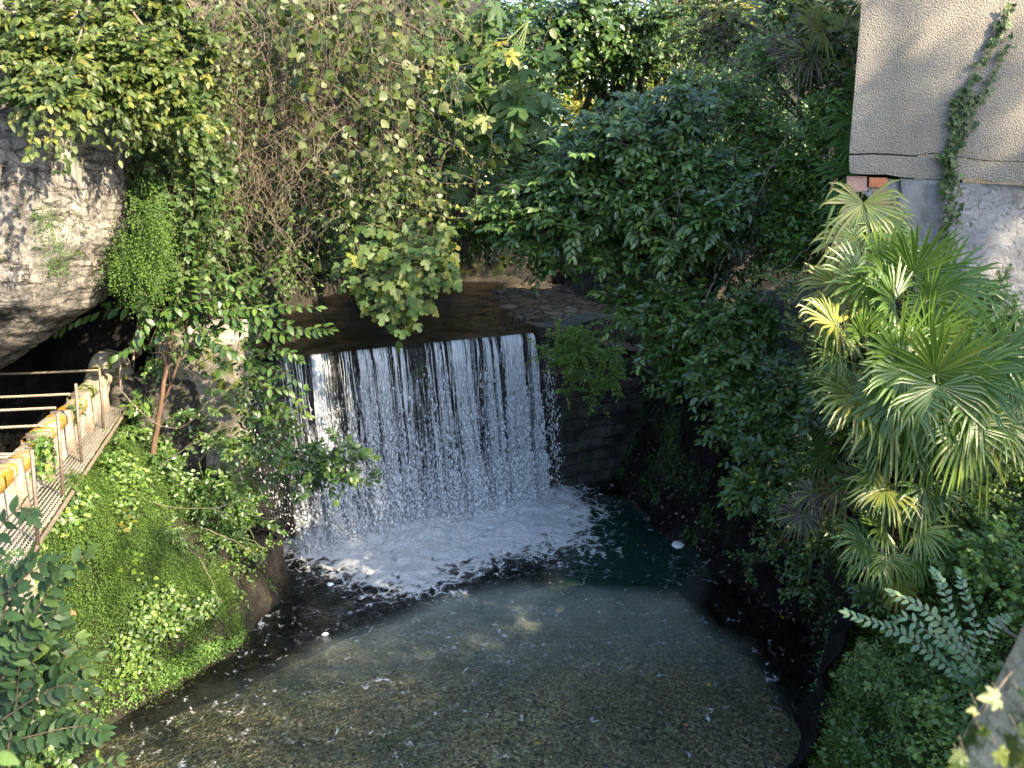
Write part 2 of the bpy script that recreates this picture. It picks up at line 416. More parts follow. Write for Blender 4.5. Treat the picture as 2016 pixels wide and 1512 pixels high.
M['concpale'] = concmat('concrete_pale', (.42, .36, .32), .12)
M['coping'] = concmat('mossy_coping', (.34, .30, .24), .78, True)
M['copingfar'] = concmat('mossy_coping_far', (.34, .31, .24), .6)

def stuccomat():
    g = G('roughcast'); P = g.geo()
    d = g.vor(62, g.mix(.012, P, g.n('TexNoise', ins={'Scale': 30., 'Vector': P}).outputs['Color'])); n2 = g.noise(85, P, 4, .75); n1 = g.noise(.9, P, 6, .6); nm = g.noise(8, P, 5, .7)
    h = g.ma('ADD', g.ma('MULTIPLY', d, 1.2), n2)
    col = g.ramp(n1, [(.3, (.24, .215, .185)), (.7, (.36, .325, .28))])
    col = g.mix(.6, col, g.mix(1., col, g.ramp(h, [(.45, 1.35), (.95, .55)]), 'MULTIPLY'))
    col = g.mix(g.ma('MULTIPLY', g.ramp(nm, [(.5, 0.), (.75, 1.)]), .3), col, (.16, .14, .11))
    stn = g.ramp(g.noise(1.6, g.geo((1.6, 1, .35)), 7, .7, .5), [(.45, 0.), (.7, 1.)])
    col = g.mix(g.ma('MULTIPLY', stn, .5), col, (.15, .14, .12))
    return g.fin(g.bsdf(col, .92, g.bump(h, .9, -.014), .2))
M['stucco'] = stuccomat()
def rubblemat():
    g = G('rubble_plaster'); P = g.geo()
    n1 = g.noise(2.2, P, 7, .65, .3); n2 = g.noise(13, P, 8, .72, .8); n3 = g.noise(60, P, 3, .7)
    col = g.ramp(n1, [(.3, (.2, .2, .21)), (.5, (.33, .33, .34)), (.75, (.45, .43, .41))])
    col = g.mix(g.ramp(n2, [(.36, .85), (.46, 0.)]), col, (.07, .06, .05))
    col = g.mix(g.ma('MULTIPLY', g.ramp(g.noise(1.7, P, 6, .7), [(.56, 0.), (.7, 1.)]), .7), col, (.12, .09, .06))
    return g.fin(g.bsdf(col, .9, g.bump(n2, 1., .09, g.bump(n3, .6, .01)), .2))
M['rubble'] = rubblemat()
M['patch'] = concmat('smooth_cement', (.19, .19, .19), -.6, False, .35)
M['brick'] = concmat('brick', (.46, .17, .09), -.6, False, .3)
M['brickpale'] = concmat('brick_dusty', (.40, .24, .20), -.6, False, .6)

def masonrymat(name='dam_masonry', dark=1.0):
    g = G(name); uv = g.n('Attribute', attribute_name='uvm').outputs['Vector']
    br = g.n('TexBrick', offset=.5, squash=.7, ins={'Color1': (1, 1, 1, 1), 'Color2': (.4, .4, .4, 1), 'Mortar': (0, 0, 0, 1), 'Scale': 1., 'Mortar Size': .018, 'Mortar Smooth': .3, 'Bias': 0., 'Brick Width': .62, 'Row Height': .24})
    P = g.geo(); nz = g.n('TexNoise', ins={'Scale': 2.2, 'Detail': 4., 'Vector': P}).outputs['Color']
    g.set(br, 'Vector', g.mix(.06, uv, nz))
    n1 = g.noise(5, P, 8, .7); n2 = g.noise(30, P, 5, .7)
    c = g.ramp(n1, [(.3, (.03*dark, .03*dark, .028*dark)), (.7, (.15*dark, .14*dark, .12*dark))])
    c = g.mix(.75, c, g.mix(1., c, br.outputs['Color'], 'MULTIPLY'))
    ms = g.ramp(g.noise(2.5, P, 6, .7), [(.55, 0.), (.7, 1.)])
    c = g.mix(ms, c, (.03, .045, .01))
    return g.fin(g.bsdf(c, .5, g.bump(br.outputs['Color'], .8, .06, g.bump(n1, .8, .06, g.bump(n2, .5, .015))), .5))
M['masonry'] = masonrymat('masonry_dry', .6)
M['wetwall'] = masonrymat('masonry_wet', .18)

def metalmat(name, c1, c2, rough=.6, met=.6):
    g = G(name); P = g.geo(); n = g.noise(25, P, 6, .7)
    return g.fin(g.bsdf(g.ramp(n, [(.35, c1), (.65, c2)]), rough, g.bump(n, .4, .004), .5, Metallic=met))
M['rail'] = metalmat('rusty_steel', (.10, .085, .07), (.25, .19, .14), .6, .4)
M['grate'] = metalmat('galvanised_grate', (.22, .20, .17), (.42, .39, .34), .55, .4)
M['cable'] = metalmat('steel_cable', (.25, .2, .14), (.45, .38, .28), .6, .3)

def copstone():
    g = G('paved_stone'); P = g.geo()
    Wd = g.mix(.22, P, g.n('TexNoise', ins={'Scale': 3., 'Detail': 3., 'Vector': P}).outputs['Color'])
    d = g.vor(3.4, Wd, 'DISTANCE_TO_EDGE'); c = g.vor(3.4, Wd, 'F1', 'Color')
    m = g.ramp(d, [(0, 0.), (.05, .6), (.14, 1.)]); n = g.noise(18, P, 6, .7)
    col = g.ramp(g.n('SeparateColor', ins={0: c}).outputs[0], [(0, (.06, .045, .03)), (1, (.14, .11, .075))])
    col = g.mix(.6, col, g.mix(1., col, g.ramp(n, [(.3, .5), (.7, 1.4)]), 'MULTIPLY'))
    col = g.mix(m, (.025, .02, .014), col)
    return g.fin(g.bsdf(col, .8, g.bump(m, 1., .07, g.bump(n, .6, .02)), .3))
M['apron'] = copstone()

def watermat(name, tint=(.80, .90, .80), foam=True, milk=True, rip=1.0, sc=1.0):
    g = G(name); P = g.geo()
    big = g.noise(1.3*sc, P, 3, .5); md = g.noise(7*sc, P, 5, .65, .8); fn = g.noise(26*sc, P, 4, .7, .3)
    b = g.bump(md, .8*rip, .06, g.bump(fn, .9*rip, .022, g.bump(big, .5*rip, .06)))
    tr = g.n('BsdfTransparent'); g.set(tr, 'Color', (*tint, 1))
    gl = g.n('BsdfGlossy', ins={'Roughness': .04}); g.set(gl, 'Normal', b)
    fr = g.n('Fresnel', ins={'IOR': 1.33}); g.set(fr, 'Normal', b)
    base = tr.outputs[0]
    if milk:
        mk = g.n('BsdfDiffuse'); g.set(mk, 'Color', g.ramp(g.noise(1.6, P, 4, .6), [(.3, (.18, .225, .19)), (.7, (.32, .35, .295))]))
        m0 = g.n('MixShader'); g.set(mk, 'Color', g.mix(g.attr('teal'), mk.inputs['Color'].links[0].from_socket, (.005, .045, .032))); g.set(m0, 0, g.attr('tt')); g.set(m0, 1, base); g.set(m0, 2, mk.outputs[0]); base = m0.outputs[0]
    m1 = g.n('MixShader'); g.set(m1, 0, fr.outputs[0]); g.set(m1, 1, base); g.set(m1, 2, gl.outputs[0])
    sh = m1.outputs[0]
    if foam:
        nz = g.noise(2.2, P, 9, .72, 1.4); nf = g.noise(11, P, 5, .7, 1.0)
        vv = g.vor(5.5, g.mix(.22, P, g.n('TexNoise', ins={'Scale': 3.5, 'Detail': 5., 'Vector': P}).outputs['Color']), 'DISTANCE_TO_EDGE')
        lace = g.ramp(vv, [(0., 1.), (.13, .25), (.4, 0.)])
        k = g.ma('ADD', g.ma('MULTIPLY', lace, .35), g.ma('ADD', g.ma('MULTIPLY', g.ma('SUBTRACT', nz, .5), 1.9), g.ma('MULTIPLY', g.ma('SUBTRACT', nf, .5), 1.3)))
        fm = g.ramp(g.ma('ADD', g.attr('rnd'), k), [(.44, 0.), (.74, 1.)])
        fd = g.bsdf(g.ramp(g.ma('ADD', g.ma('MULTIPLY', nf, .6), g.ma('MULTIPLY', nz, .4)), [(.34, (.55, .64, .75)), (.46, (.88, .92, .96)), (.60, (.96, .97, .98))]), .5, g.bump(g.ma('ADD', nf, nz), 1., .16), .4)  # bluish tone in the foam is shadow painted into its colour
        m2 = g.n('MixShader'); g.set(m2, 0, fm); g.set(m2, 1, sh); g.set(m2, 2, fd); sh = m2.outputs[0]
    return g.fin(sh)
M['pool'] = watermat('pool_water')
M['river'] = watermat('river_water', (.65, .6, .42), False, False, .8, 1.6)
M['canal'] = watermat('canal_water', (.03, .03, .02), False, False, .5, 1.2)  # tint kept near black to stand for the shade over the canal
def fallmat():
    g = G('falling_water'); uv = g.n('Attribute', attribute_name='uvm').outputs['Vector']
    def st(sx, sy, off, det=4):
        mp = g.n('Mapping', ins={'Scale': (sx, sy, 1), 'Location': (off, off*.7, off)}); g.set(mp, 'Vector', uv); return g.noise(1., mp.outputs[0], det, .62, .25)
    y = g.n('SeparateXYZ', ins={'Vector': uv}).outputs[1]
    s1 = st(9, .35, 0.); s2 = st(42, 1.6, 3.); s3 = st(26, 13., 8., 4)
    k = g.ma('ADD', g.ma('MULTIPLY', s1, .35), g.ma('ADD', g.ma('MULTIPLY', s2, g.ma('MULTIPLY_ADD', y, -.07, .52)), g.ma('MULTIPLY', s3, g.ma('MULTIPLY_ADD', y, .15, .12))))
    al = g.ramp(k, [(.56, 0.), (.61, .35), (.70, .8)])
    al = g.ma('MULTIPLY', al, g.attr('tt'))
    d = g.bsdf((.80, .86, .95), .2, g.bump(s3, 1., .05, g.bump(s2, 1., .05)), .8)
    tr = g.n('BsdfTransparent')
    ms = g.n('MixShader'); g.set(ms, 0, al); g.set(ms, 1, tr.outputs[0]); g.set(ms, 2, d)
    return g.fin(ms.outputs[0])
M['fall'] = fallmat()
def dropmat():
    g = G('water_drops')
    p = g.bsdf((.93, .96, 1.), .2, None, .8)
    tr = g.n('BsdfTranslucent'); g.set(tr, 'Color', (.93, .96, 1., 1))
    ms = g.n('MixShader', ins={0: .35}); g.set(ms, 1, p); g.set(ms, 2, tr.outputs[0]); return g.fin(ms.outputs[0])
M['drops'] = dropmat()
M['foam'] = G('foam_white').fin  # replaced below
gf = G('foam'); M['foam'] = gf.fin(gf.bsdf((.93, .95, .98), .6))
gs = G('submerged_wood'); M['wetwood'] = gs.fin(gs.bsdf(gs.ramp(gs.noise(20, gs.geo(), 4), [(.3, (.006, .005, .004)), (.7, (.03, .024, .018))]), .5))
# ------------------------------------------------------------------ terrain
L0 = A(-4.16, 13.33); DD = nrm(A(.895, .447)); ND = A(.447, -.895)      # dam crest line and its facing
def sdam(x, y): return (x-L0[0])*-ND[0]+(y-L0[1])*-ND[1]                # >0 behind the dam
def XL(y): return np.interp(y, [4, 7.75, 8.67, 9.66, 11.2, 12.9, 14], [-5.7, -5.3, -4.7, -3.85, -3.7, -4.2, -4.5])
def XT(y): return np.minimum(-4.55-(y-6.4)*.305, XL(y)-.25)
def XR(y): return np.interp(y, [4, 5.5, 6.5, 7.5, 8.3, 9, 10.5, 12, 14, 15.8, 17], [2.6, 2.8, 3.0, 3.35, 3.9, 4.3, 4.5, 3.9, 2.9, 2.5, 2.7])
def H(x, y):
    x = np.asarray(x, float); y = np.asarray(y, float)
    s = sdam(x, y); nz = fbm(np.stack([x, y, x*0], -1), 5, .7)
    nf = fbm(np.stack([x, y, x*0+9], -1), 4, 2.3)
    xl, xr, xt = XL(y)+nz*.35, XR(y)+nz*.3, XT(y)
    a = np.full(x.shape, -1.6)
    d = xl-x; w = np.maximum(xl-xt, .25); q = np.clip(d/w, 0, 1)
    zl = np.where(d > 0, -.9+3.75*np.maximum(q, 0)**.5, -1.6)
    zl = np.where(x < xt-.05, 2.85, zl); zl = np.where(x < xt-.45, 1.4, zl)
    zl = np.where(y > 12.6, np.where((x < -5.2) & (x > -6.9), 2.9, zl), zl)
    zl = np.where(x < -12.5, 9, zl)
    d = x-xr
    zr = np.interp(d, [-.05, 0, .25, .7, 1.5, 3, 6, 12, 30], [-1.6, -.9, 1.2, 2.1, 2.9, 4.0, 5.0, 6.4, 10])
    z = np.where(x < (xl+xr)/2, zl, zr)
    # behind the dam
    xl2 = np.interp(y, [13, 16, 20, 24], [-5, -5.4, -5.0, -4.4])+nz
    xr2 = np.interp(y, [13, 15.6, 17, 20, 24], [.6, .8, .7, -.7, -.9])
    zb = np.full(x.shape, 3.25)+nf*.12
    d2 = x-xr2; zb = np.where(d2 > 0, 3.25+np.interp(d2, [0, 2.5, 4, 10, 30], [.0, .25, 1.2, 5.0, 9]), zb)
    d3 = xl2-x; zb = np.where(d3 > 0, 3.25+np.interp(d3, [0, .4, 1.2, 3, 20], [0, 2.6, 5, 8.5, 16]), zb)
    back = 3.3+np.maximum(y-23.6, 0)*1.15
    cap = np.where((x > 0) & (x < 9), 7.6, 15)
    cap = 15-7.4*sm(x, -1.0, 1.0)*(1-sm(x, 7.5, 11))
    zb = np.where(y > 23.6, np.maximum(zb, np.minimum(back, cap)), zb)
    t = sm(s, -.05, .5)*np.where((x < -5.7) & (y < 13.3), 0, 1)
    zz = z*(1-t)+zb*t
    bank = sm(zz, -.3, .6)
    return zz+nz*.8*bank+nf*.3*bank
def grads(lo, a, b, hi, st):
    c = np.arange(a, b, st); l = a-np.cumsum(st*1.35**np.arange(1, 60)); l = l[l > lo][::-1]; r = b+np.cumsum(st*1.35**np.arange(0, 60)); r = r[r < hi]
    return np.concatenate([[lo], l, c, r, [hi]])
gx = grads(-260, -8.5, 8, 260, .085); gy = grads(-60, 3.5, 25.5, 400, .085)
XX, YY = np.meshgrid(gx, gy, indexing='ij'); ZZ = H(XX, YY)
mb = MB(); far = np.hypot(XX, YY-12); ZZ = np.where(far > 60, 12+fbm(np.stack([XX, YY, XX*0], -1), 3, .02)*6, ZZ)
m1 = .62*sm(ZZ, .1, .9)*(1-.8*sm(XX, -3.9, -3.3)*(1-sm(XX, 2, 2.3)))
m1 = np.where((XX < XT(YY)-.3) | (YY > 13), 0, m1); m1 = np.where((XX > 2) & (YY > 8.2), m1*.25, m1); m1 = np.where((YY > 10.2) & (YY < 13) & (XX < -2) & (ZZ < 1.9), m1*.25, m1)
mb.add(np.stack([XX, YY, ZZ], -1), [grid_faces(len(gx), len(gy))], m1.ravel())
tag(mb.build('ground', M['ground'], None, True), kind='structure')

def sdf(poly, x, y):
    """signed distance to a closed polygon, positive inside"""
    p = np.stack([x, y], -1)[..., None, :]; a = poly; b = np.roll(poly, -1, 0); e = b-a
    t = np.clip(np.sum((p-a)*e, -1)/np.sum(e*e, -1), 0, 1); d = np.linalg.norm(p-a-t[..., None]*e, axis=-1).min(-1)
    y0, y1, x0, x1 = a[:, 1], b[:, 1], a[:, 0], b[:, 0]; yy = y[..., None]; xx = x[..., None]
    c = ((y0 > yy) != (y1 > yy)) & (xx < (x1-x0)*(yy-y0)/(y1-y0+1e-12)+x0)
    return np.where(c.sum(-1) % 2, d, -d)
def poly(*pp): return A(*[on(a, b)[:2] for a, b in pp])
BAR = poly((745, 1222), (850, 1180), (960, 1152), (1100, 1142), (1250, 1140), (1335, 1150), (1370, 1190), (1400, 1235), (1480, 1270), (1500, 1330), (1600, 1430), (1640, 1560), (1650, 2200), (0, 2200), (60, 1530), (190, 1450), (330, 1390), (480, 1330), (600, 1275), (680, 1245))
FOAM = poly((560, 1078), (640, 1098), (690, 1118), (750, 1150), (820, 1160), (860, 1120), (950, 1098), (1050, 1088), (1130, 1070), (1130, 1040), (1150, 1000), (1120, 970), (1040, 940), (800, 900), (600, 990))
# river bed
px_ = np.arange(-6.5, 5.5, .05); py_ = np.arange(3, 17.4, .05); X, Y = np.meshgrid(px_, py_, indexing='ij')
sb = sdf(BAR, X, Y)+fbm(np.stack([X, Y, X*0], -1), 4, 1.6)*.35
deep = sm(sb, .1, -.9)
Z = -.16-.9*deep+fbm(np.stack([X, Y, X*0+3], -1), 4, 1.2)*.16
mb = MB(); mb.add(np.stack([X, Y, Z], -1), [grid_faces(len(px_), len(py_))], deep.ravel()*.93)
def bedmat():
    m = M['gravel']; t = m.node_tree; bs = [n for n in t.nodes if n.type == 'BSDF_PRINCIPLED'][0]
    src = bs.inputs['Base Color'].links[0].from_socket
    a = t.nodes.new('ShaderNodeAttribute'); a.attribute_name = 'rnd'
    mx = t.nodes.new('ShaderNodeMixRGB'); t.links.new(a.outputs['Fac'], mx.inputs[0]); t.links.new(src, mx.inputs[1]); mx.inputs[2].default_value = (.006, .009, .006, 1)  # deep bed coloured darker: silt, plus light lost in deep water
    t.links.new(mx.outputs[0], bs.inputs['Base Color'])
bedmat()
tag(mb.build('riverbed', M['gravel'], None, True), kind='structure')
# pool surface
px_ = np.arange(-6.5, 5.5, .04); py_ = np.arange(3, 17.4, .04); X, Y = np.meshgrid(px_, py_, indexing='ij')
P3 = np.stack([X, Y, X*0], -1)
fo = sdf(FOAM, X, Y); fden = .95*sm(fo+.22+fbm(np.stack([X, Y, X*0], -1), 4, 1.1)*.7, -.85, .95)
fden = np.where(sdam(X, Y) > .1, 0, fden)
sb = sdf(BAR, X, Y)+fbm(P3, 4, 1.3)*.3
edge = sm(sb, -.15, .35); yy = sm(Y, 8.3, 11.9)
milk = edge*(.05+.72*yy)*(.75+.7*fbm(P3, 4, .9))
green = sm(sdf(poly((1120, 985), (1240, 990), (1370, 1110), (1345, 1165), (1100, 1150), (1150, 1060)), X, Y), -.5, .4)
milk = np.clip(np.maximum(milk, green*.62), 0, .85)
Zf = fden*(.04+.30*np.abs(fbm(P3, 5, 4.5))+.14*sm(fo, .3, 1.2)*(.3+1.4*fbm(P3, 4, 5.)+.5))+fbm(P3, 4, 2.2)*.035*(1+2.5*sm(fo, -2, 0))+.010*np.sin((-fo)*11+fbm(P3, 3, 1.)*7)*sm(fo, -3., -.2)
mb = MB(); mb.add(np.stack([X, Y, Zf], -1), [grid_faces(len(px_), len(py_))], np.clip(fden, 0, 1).ravel(), milk.ravel())
o = mb.build('pool_water', M['pool'], None, True); tag(o, kind='structure'); o.data.attributes.new('teal', 'FLOAT', 'POINT').data.foreach_set('value', np.clip(green*1.3, 0, 1).ravel().astype(np.float32))
# upper river
px_ = np.arange(-6.2, 2.5, .08); py_ = np.arange(12.2, 25, .08); X, Y = np.meshgrid(px_, py_, indexing='ij')
Z = 3.5+fbm(np.stack([X, Y*.6, X*0], -1), 3, 2.5)*.03
idx = grid_faces(len(px_), len(py_)); cx = X.ravel()[idx].mean(1); cy = Y.ravel()[idx].mean(1)
sal = (cx-L0[0])*DD[0]+(cy-L0[1])*DD[1]
keep = (sdam(cx, cy) > .02) & (cx > -6)
mb = MB(); mb.add(np.stack([X, Y, Z], -1), [idx[keep]])
tag(mb.build('river_water', M['river'], None, True), kind='structure')

def setuv(o, uv): o.data.attributes.new('uvm', 'FLOAT_VECTOR', 'POINT').data.foreach_set('vector', np.asarray(uv, np.float32).ravel())
# dam and its dry side wall
def wallpiece(name, s0, s1, z0, z1f, mat, parent, disp=.05, thick=.7, step=.06):
    s = np.arange(s0, s1, step); z = np.linspace(0, 1, 70); S, T = np.meshgrid(s, z, indexing='ij'); top = z1f(S)
    Zw = z0+(top-z0)*T; n = fbm(np.stack([S, Zw, S*0], -1), 5, 1.7)*disp*2
    # squared stones stand out by different amounts
    row = np.floor(Zw/.24); col = np.floor((S+.31*(row % 2))/.62); n = n+(hsh(col.astype(int), row.astype(int), row.astype(int)*0)-.5)*disp*.9
    B = L0+DD*S[..., None]+ND*(n+(1-T)*.12)[..., None]
    V = np.concatenate([B, Zw[..., None]], -1)
    s2 = np.linspace(0, thick, 8)[None, :]; Bt = (L0+DD*s[:, None]+ND*n[:, -1:])[:, None, :]-ND*s2[..., None]
    Tp = np.concatenate([Bt, (top[:, -1:]+fbm(np.stack([s[:, None]*np.ones(8), s2*np.ones((len(s), 1)), 0*s2*np.ones((len(s), 1))], -1), 3, 3)*.06+0*s2)[..., None]], -1)
    m = MB(); m.add(V, [grid_faces(len(s), 70)]); m.add(Tp, [grid_faces(len(s), 8)])
    o = m.build(name, mat, parent, True); setuv(o, np.concatenate([np.stack([S, Zw, S*0], -1).reshape(-1, 3), np.stack([s[:, None]*np.ones(8), s2*np.ones((len(s), 1)), 0*s2*np.ones((len(s), 1))], -1).reshape(-1, 3)]))
    return o
dam = thing('dam', 'dark wet stone weir wall behind the curtain of the waterfall', 'dam')
wallpiece('weir_face', -1.6, 5.25, -1.2, lambda s: 3.43+0*s, M['wetwall'], dam)
wallpiece('side_wall', 5.25, 9.2, -1.2, lambda s: 3.62+.06*np.sin(s*3), M['masonry'], dam, .07)
recentre(dam, (*L0, 0))
# waterfall: sheets of water and separate streaks
S1 = 5.12
def fallpt(s, z, lay=0., wob=None):
    """point of the falling water at crest position s and height z"""
    s = np.asarray(s, float); z = np.asarray(z, float)
    h = np.clip(3.5-z, 0, 4); t = np.sqrt(2*h/9.8); v0 = .55+.18*vn(np.stack([s*1.3, s*0, s*0], -1))
    f = v0*t+.07*(vn(np.stack([s*2.1, s*0, s*0+3], -1))-.5)+lay*(.3+h*.5)+.10*fbm(np.stack([s*2, h*.3, s*0], -1), 3, 1.)
    if wob is not None: f = f+wob
    b = L0+DD*(s+.10*np.sqrt(h)*(vn(np.stack([s*1.1, h*.25, s*0+6], -1))-.5))[..., None]+ND*f[..., None]
    return np.concatenate([b, z[..., None]], -1)
wf = bpy.data.objects.new('waterfall', None); C.objects.link(wf); tag(wf, kind='structure')
for lay in (0., .10):
    s = np.linspace(-.05, S1, 260); q = np.linspace(0, 1, 110); S, Q = np.meshgrid(s, q, indexing='ij'); Zs = 3.52-3.45*Q
    V = fallpt(S, Zs, lay); V[:, 0] = V[:, 0]
    dens = sm(S, -.1, .15)*(.75+.25*sm(S, .3, 1.2))*(1-.9*sm(S, S1-.06, S1))
    m = MB(); m.add(V, [grid_faces(260, 110)], .5, dens.ravel())
    o = m.build('water_sheet', M['fall'], wf, True); setuv(o, np.stack([S+lay*13, Q*3.45, S*0+lay*7], -1))
def strands(N, rad, zlo, zhi, s=None):
    s = clus(N)[:N] if s is None else s; N = len(s); n = 26; ze = zlo+(zhi-zlo)*rnd(N); q = np.linspace(0, 1, n)[None]
    Zq = 3.5-(3.5-ze[:, None])*q; Sq = s[:, None]+np.cumsum(rn(N, n)*.0035, 1)*(1+q); lay = rnd(N, 1)*.5
    P = fallpt(Sq, Zq, 0.)+np.concatenate([ND[None, None]*(lay*(3.5-Zq)*.12+.01)[..., None], np.zeros((N, n, 1))], -1)
    m = MB(); w = rad*(.4+rnd(N, 1))*(.35+1.3*vn(np.stack([Sq*40, Zq*5, Sq*0], -1))**2*(1+.6*q))*(1-.8*q**3); tubes(m, P, w, 4); return m
def drops(N, sfun, zfun, wmul=1., spread=.0):
    s = sfun(N); z = zfun(N, s); lay = RG.random(N)*.2
    h = 3.5-z
    p = fallpt(s, z, 0.)+np.concatenate([(DD[None]*(rn(N, 1)*spread)+ND[None]*(lay*h*.55)[:, None]+ND*rn(N, 1)*.02), np.zeros((N, 1))], -1)
    V = A([0, 0, 1], [1, 0, .1], [0, 1, -.1], [-1, 0, .2], [0, -1, 0], [0, 0, -1]); Fd = A([0, 1, 2], [0, 2, 3], [0, 3, 4], [0, 4, 1], [5, 2, 1], [5, 3, 2], [5, 4, 3], [5, 1, 4])
    w = (.0045+.015*rnd(N)**2.4)*wmul*(.65+.5*np.clip(h/1.6, 0, 1)); l = w*(1.+rnd(N)*4.5*np.clip(1.35-h/3.5, .3, 1.3))
    jit = 1+.35*rn(N, 6, 1)
    Vv = V[None]*jit*np.stack([w, w, l], -1)[:, None]
    sh = np.zeros_like(Vv); sh[..., 0] = Vv[..., 2]*(rn(N, 1)*.18)
    m = MB(); m.add(p[:, None]+Vv+sh, [(Fd[None]+(np.arange(N)*6)[:, None, None]).reshape(-1, 3)])
    return m
def clus(N):
    s = RG.random(N*8)*S1; k = vn(np.stack([s*14, s*0, s*0], -1))*.65+vn(np.stack([s*3.1, s*0+4, s*0], -1))*.55+.25*sm(s, 4.3, 4.7)-.06
    k *= .72+.28*sm(s, .1, 1.); return s[RG.random(N*8) < np.clip((k-.42)*2.2, .02, 1)][:N]
def mk(N, zf):
    s = clus(N*2)[:N]; return lambda n: s
strands(520, .0065, 1.2, 3.1).build('strands', M['drops'], wf, True); strands(120, .006, .0, 1.4).build('strands', M['drops'], wf, True)
sA = clus(19000); nA = len(sA)
drops(nA, lambda n: sA, lambda n, s: 3.45-3.4*rnd(n)**.55).build('drops', M['drops'], wf)
sB = clus(15000); nB = len(sB)
drops(nB, lambda n: sB, lambda n, s: np.clip(rnd(n)**2.2*1.1, .0, 3), 1.25, .05).build('drops', M['drops'], wf)
nC = 700; drops(nC, lambda n: 5.32+rn(n)*.05+.12*(rnd(n) < .3), lambda n, s: 3.4*rnd(n), .8).build('drops', M['drops'], wf)
nC = 900; drops(nC, lambda n: -.35+rn(n)*.25, lambda n, s: 3.2*rnd(n), .7).build('drops', M['drops'], wf)
# splash above the plunge line
N = 10000; s = rnd(N)*5.25; foot = fallpt(s, s*0); q = rn(N)*.22+.08; zz = np.abs(rn(N))*.17*np.exp(-np.abs(q)*.8)*(.4+1.2*vn(np.stack([s*2.5, s*0, s*0], -1)))+.03
p = np.concatenate([foot[:, :2]+ND*q[:, None]+DD*rn(N, 1)*.05, zz[:, None]], -1); V = A([0, 0, 1], [1, 0, .1], [0, 1, -.1], [-1, 0, .2], [0, -1, 0], [0, 0, -1]); Fd = A([0, 1, 2], [0, 2, 3], [0, 3, 4], [0, 4, 1], [5, 2, 1], [5, 3, 2], [5, 4, 3], [5, 1, 4])
w = (.0035+.009*rnd(N)**2.5); m = MB(); m.add(p[:, None]+V[None]*(1+.4*rn(N, 6, 1))*w[:, None, None]*A(1, 1, 1.3), [(Fd[None]+(np.arange(N)*6)[:, None, None]).reshape(-1, 3)]); m.build('splash', M['foam'], wf)

# small patches of foam drifting on the pool
def foampatch(px, py, rx, ry, lab):
    c = on(px, py); mm = MB(); n = 22; an = np.arange(n)/n*2*math.pi
    r = 1+.5*fbm(np.stack([np.cos(an)*1.5, np.sin(an)*1.5, an*0+px], -1), 4, 1.)*2
    for k, (sc, z) in enumerate(((1, .012), (.7, .03), (.3, .035))):
        mm.add(np.stack([c[0]+np.cos(an)*r*rx*sc, c[1]+np.sin(an)*r*ry*sc, an*0+z], -1), [])
    i = np.arange(n); j = (i+1) % n
    mm.f += [np.stack([i, j, j+n, i+n], -1), np.stack([i+n, j+n, j+2*n, i+2*n], -1), (np.arange(n)+2*n)[None]]
    o = mm.build('foam_patch', M['foam'], None, True); tag(o, lab, 'foam patch', 'foam patches drifting on the pool')
foampatch(1334, 1074, .11, .17, 'bright white foam clump on the dark green water at the right bank')
foampatch(650, 1152, .06, .05, 'small white foam fleck near the left rock below the falls')
foampatch(640, 1250, .05, .04, 'tiny white foam fleck beside the sunken green stone')

# ------------------------------------------------------------------ paved apron, back wall
I_ = A(on(1085, 656, 3.52), on(1040, 640, 3.5), on(985, 620, 3.5), on(945, 603, 3.5), on(935, 588, 3.5), on(950, 574, 3.5), on(990, 563, 3.5))
O_ = A(at(1260, 690, 16.7), at(1290, 640, 17.5), at(1290, 610, 18.5), at(1270, 590, 20), at(1250, 575, 21.5), at(1200, 566, 22.5), at(1090, 556, 23.4))
Ic, Oc = curve(I_, 60), curve(O_, 60); t = np.linspace(0, 1, 40)[None, :, None]
G3 = Ic[:, None]*(1-t)+Oc[:, None]*t; G3[..., 2] += .10*np.sin(np.pi*np.clip(t[..., 0]*1.15, 0, 1))**.6+fbm(G3, 5, 1.3)*.22*sm(t[..., 0], 0, .1)-.05; G3[..., :2] += (fbm(G3, 4, 1.1)*.7*(1-t[..., 0]))[..., None]
skirt = Ic.copy(); skirt[:, 2] -= .4
mb = MB(); mb.add(np.concatenate([skirt[:, None], G3], 1), [grid_faces(60, 41)])
o = mb.build('paved_bank', M['apron'], None, True); tag(o, 'brown cobbled stone apron sloping into the stream above the falls', 'paved bank')
def slabwall(name, p0, p1, z0, z1, mat, th=.5, disp=.1, nu=80, nv=50):
    p0, p1 = A(*p0), A(*p1); d = nrm(p1-p0); n = A(d[1], -d[0]); u = np.linspace(0, 1, nu); v = np.linspace(0, 1, nv)
    U, Vv = np.meshgrid(u, v, indexing='ij'); B = p0+(p1-p0)*U[..., None]; Zz = z0+(z1-z0)*Vv
    dd = fbm(np.concatenate([B, Zz[..., None]], -1), 5, 1.3)*disp*2; B = B+n*dd[..., None]
    mb = MB(); mb.add(np.concatenate([B, Zz[..., None]], -1), [grid_faces(nu, nv)])
    e = np.concatenate([B[:, -1], Zz[:, -1:]], -1); e2 = e.copy(); e2[:, :2] -= n*th
    mb.add(np.stack([e, e2], 1), [grid_faces(nu, 2)])
    return mb.build(name, mat, None, True)
M['mossywall'] = rockmat('mossy_wall', .22, .8, .3, .95, ((.015, .028, .006), (.06, .075, .015)))
tag(slabwall('retaining_wall', (-5.5, 24.2), (5.5, 23.2), 3.2, 6.6, M['mossywall']), 'old mossy retaining wall in the gloom at the back of the stream', 'retaining wall')

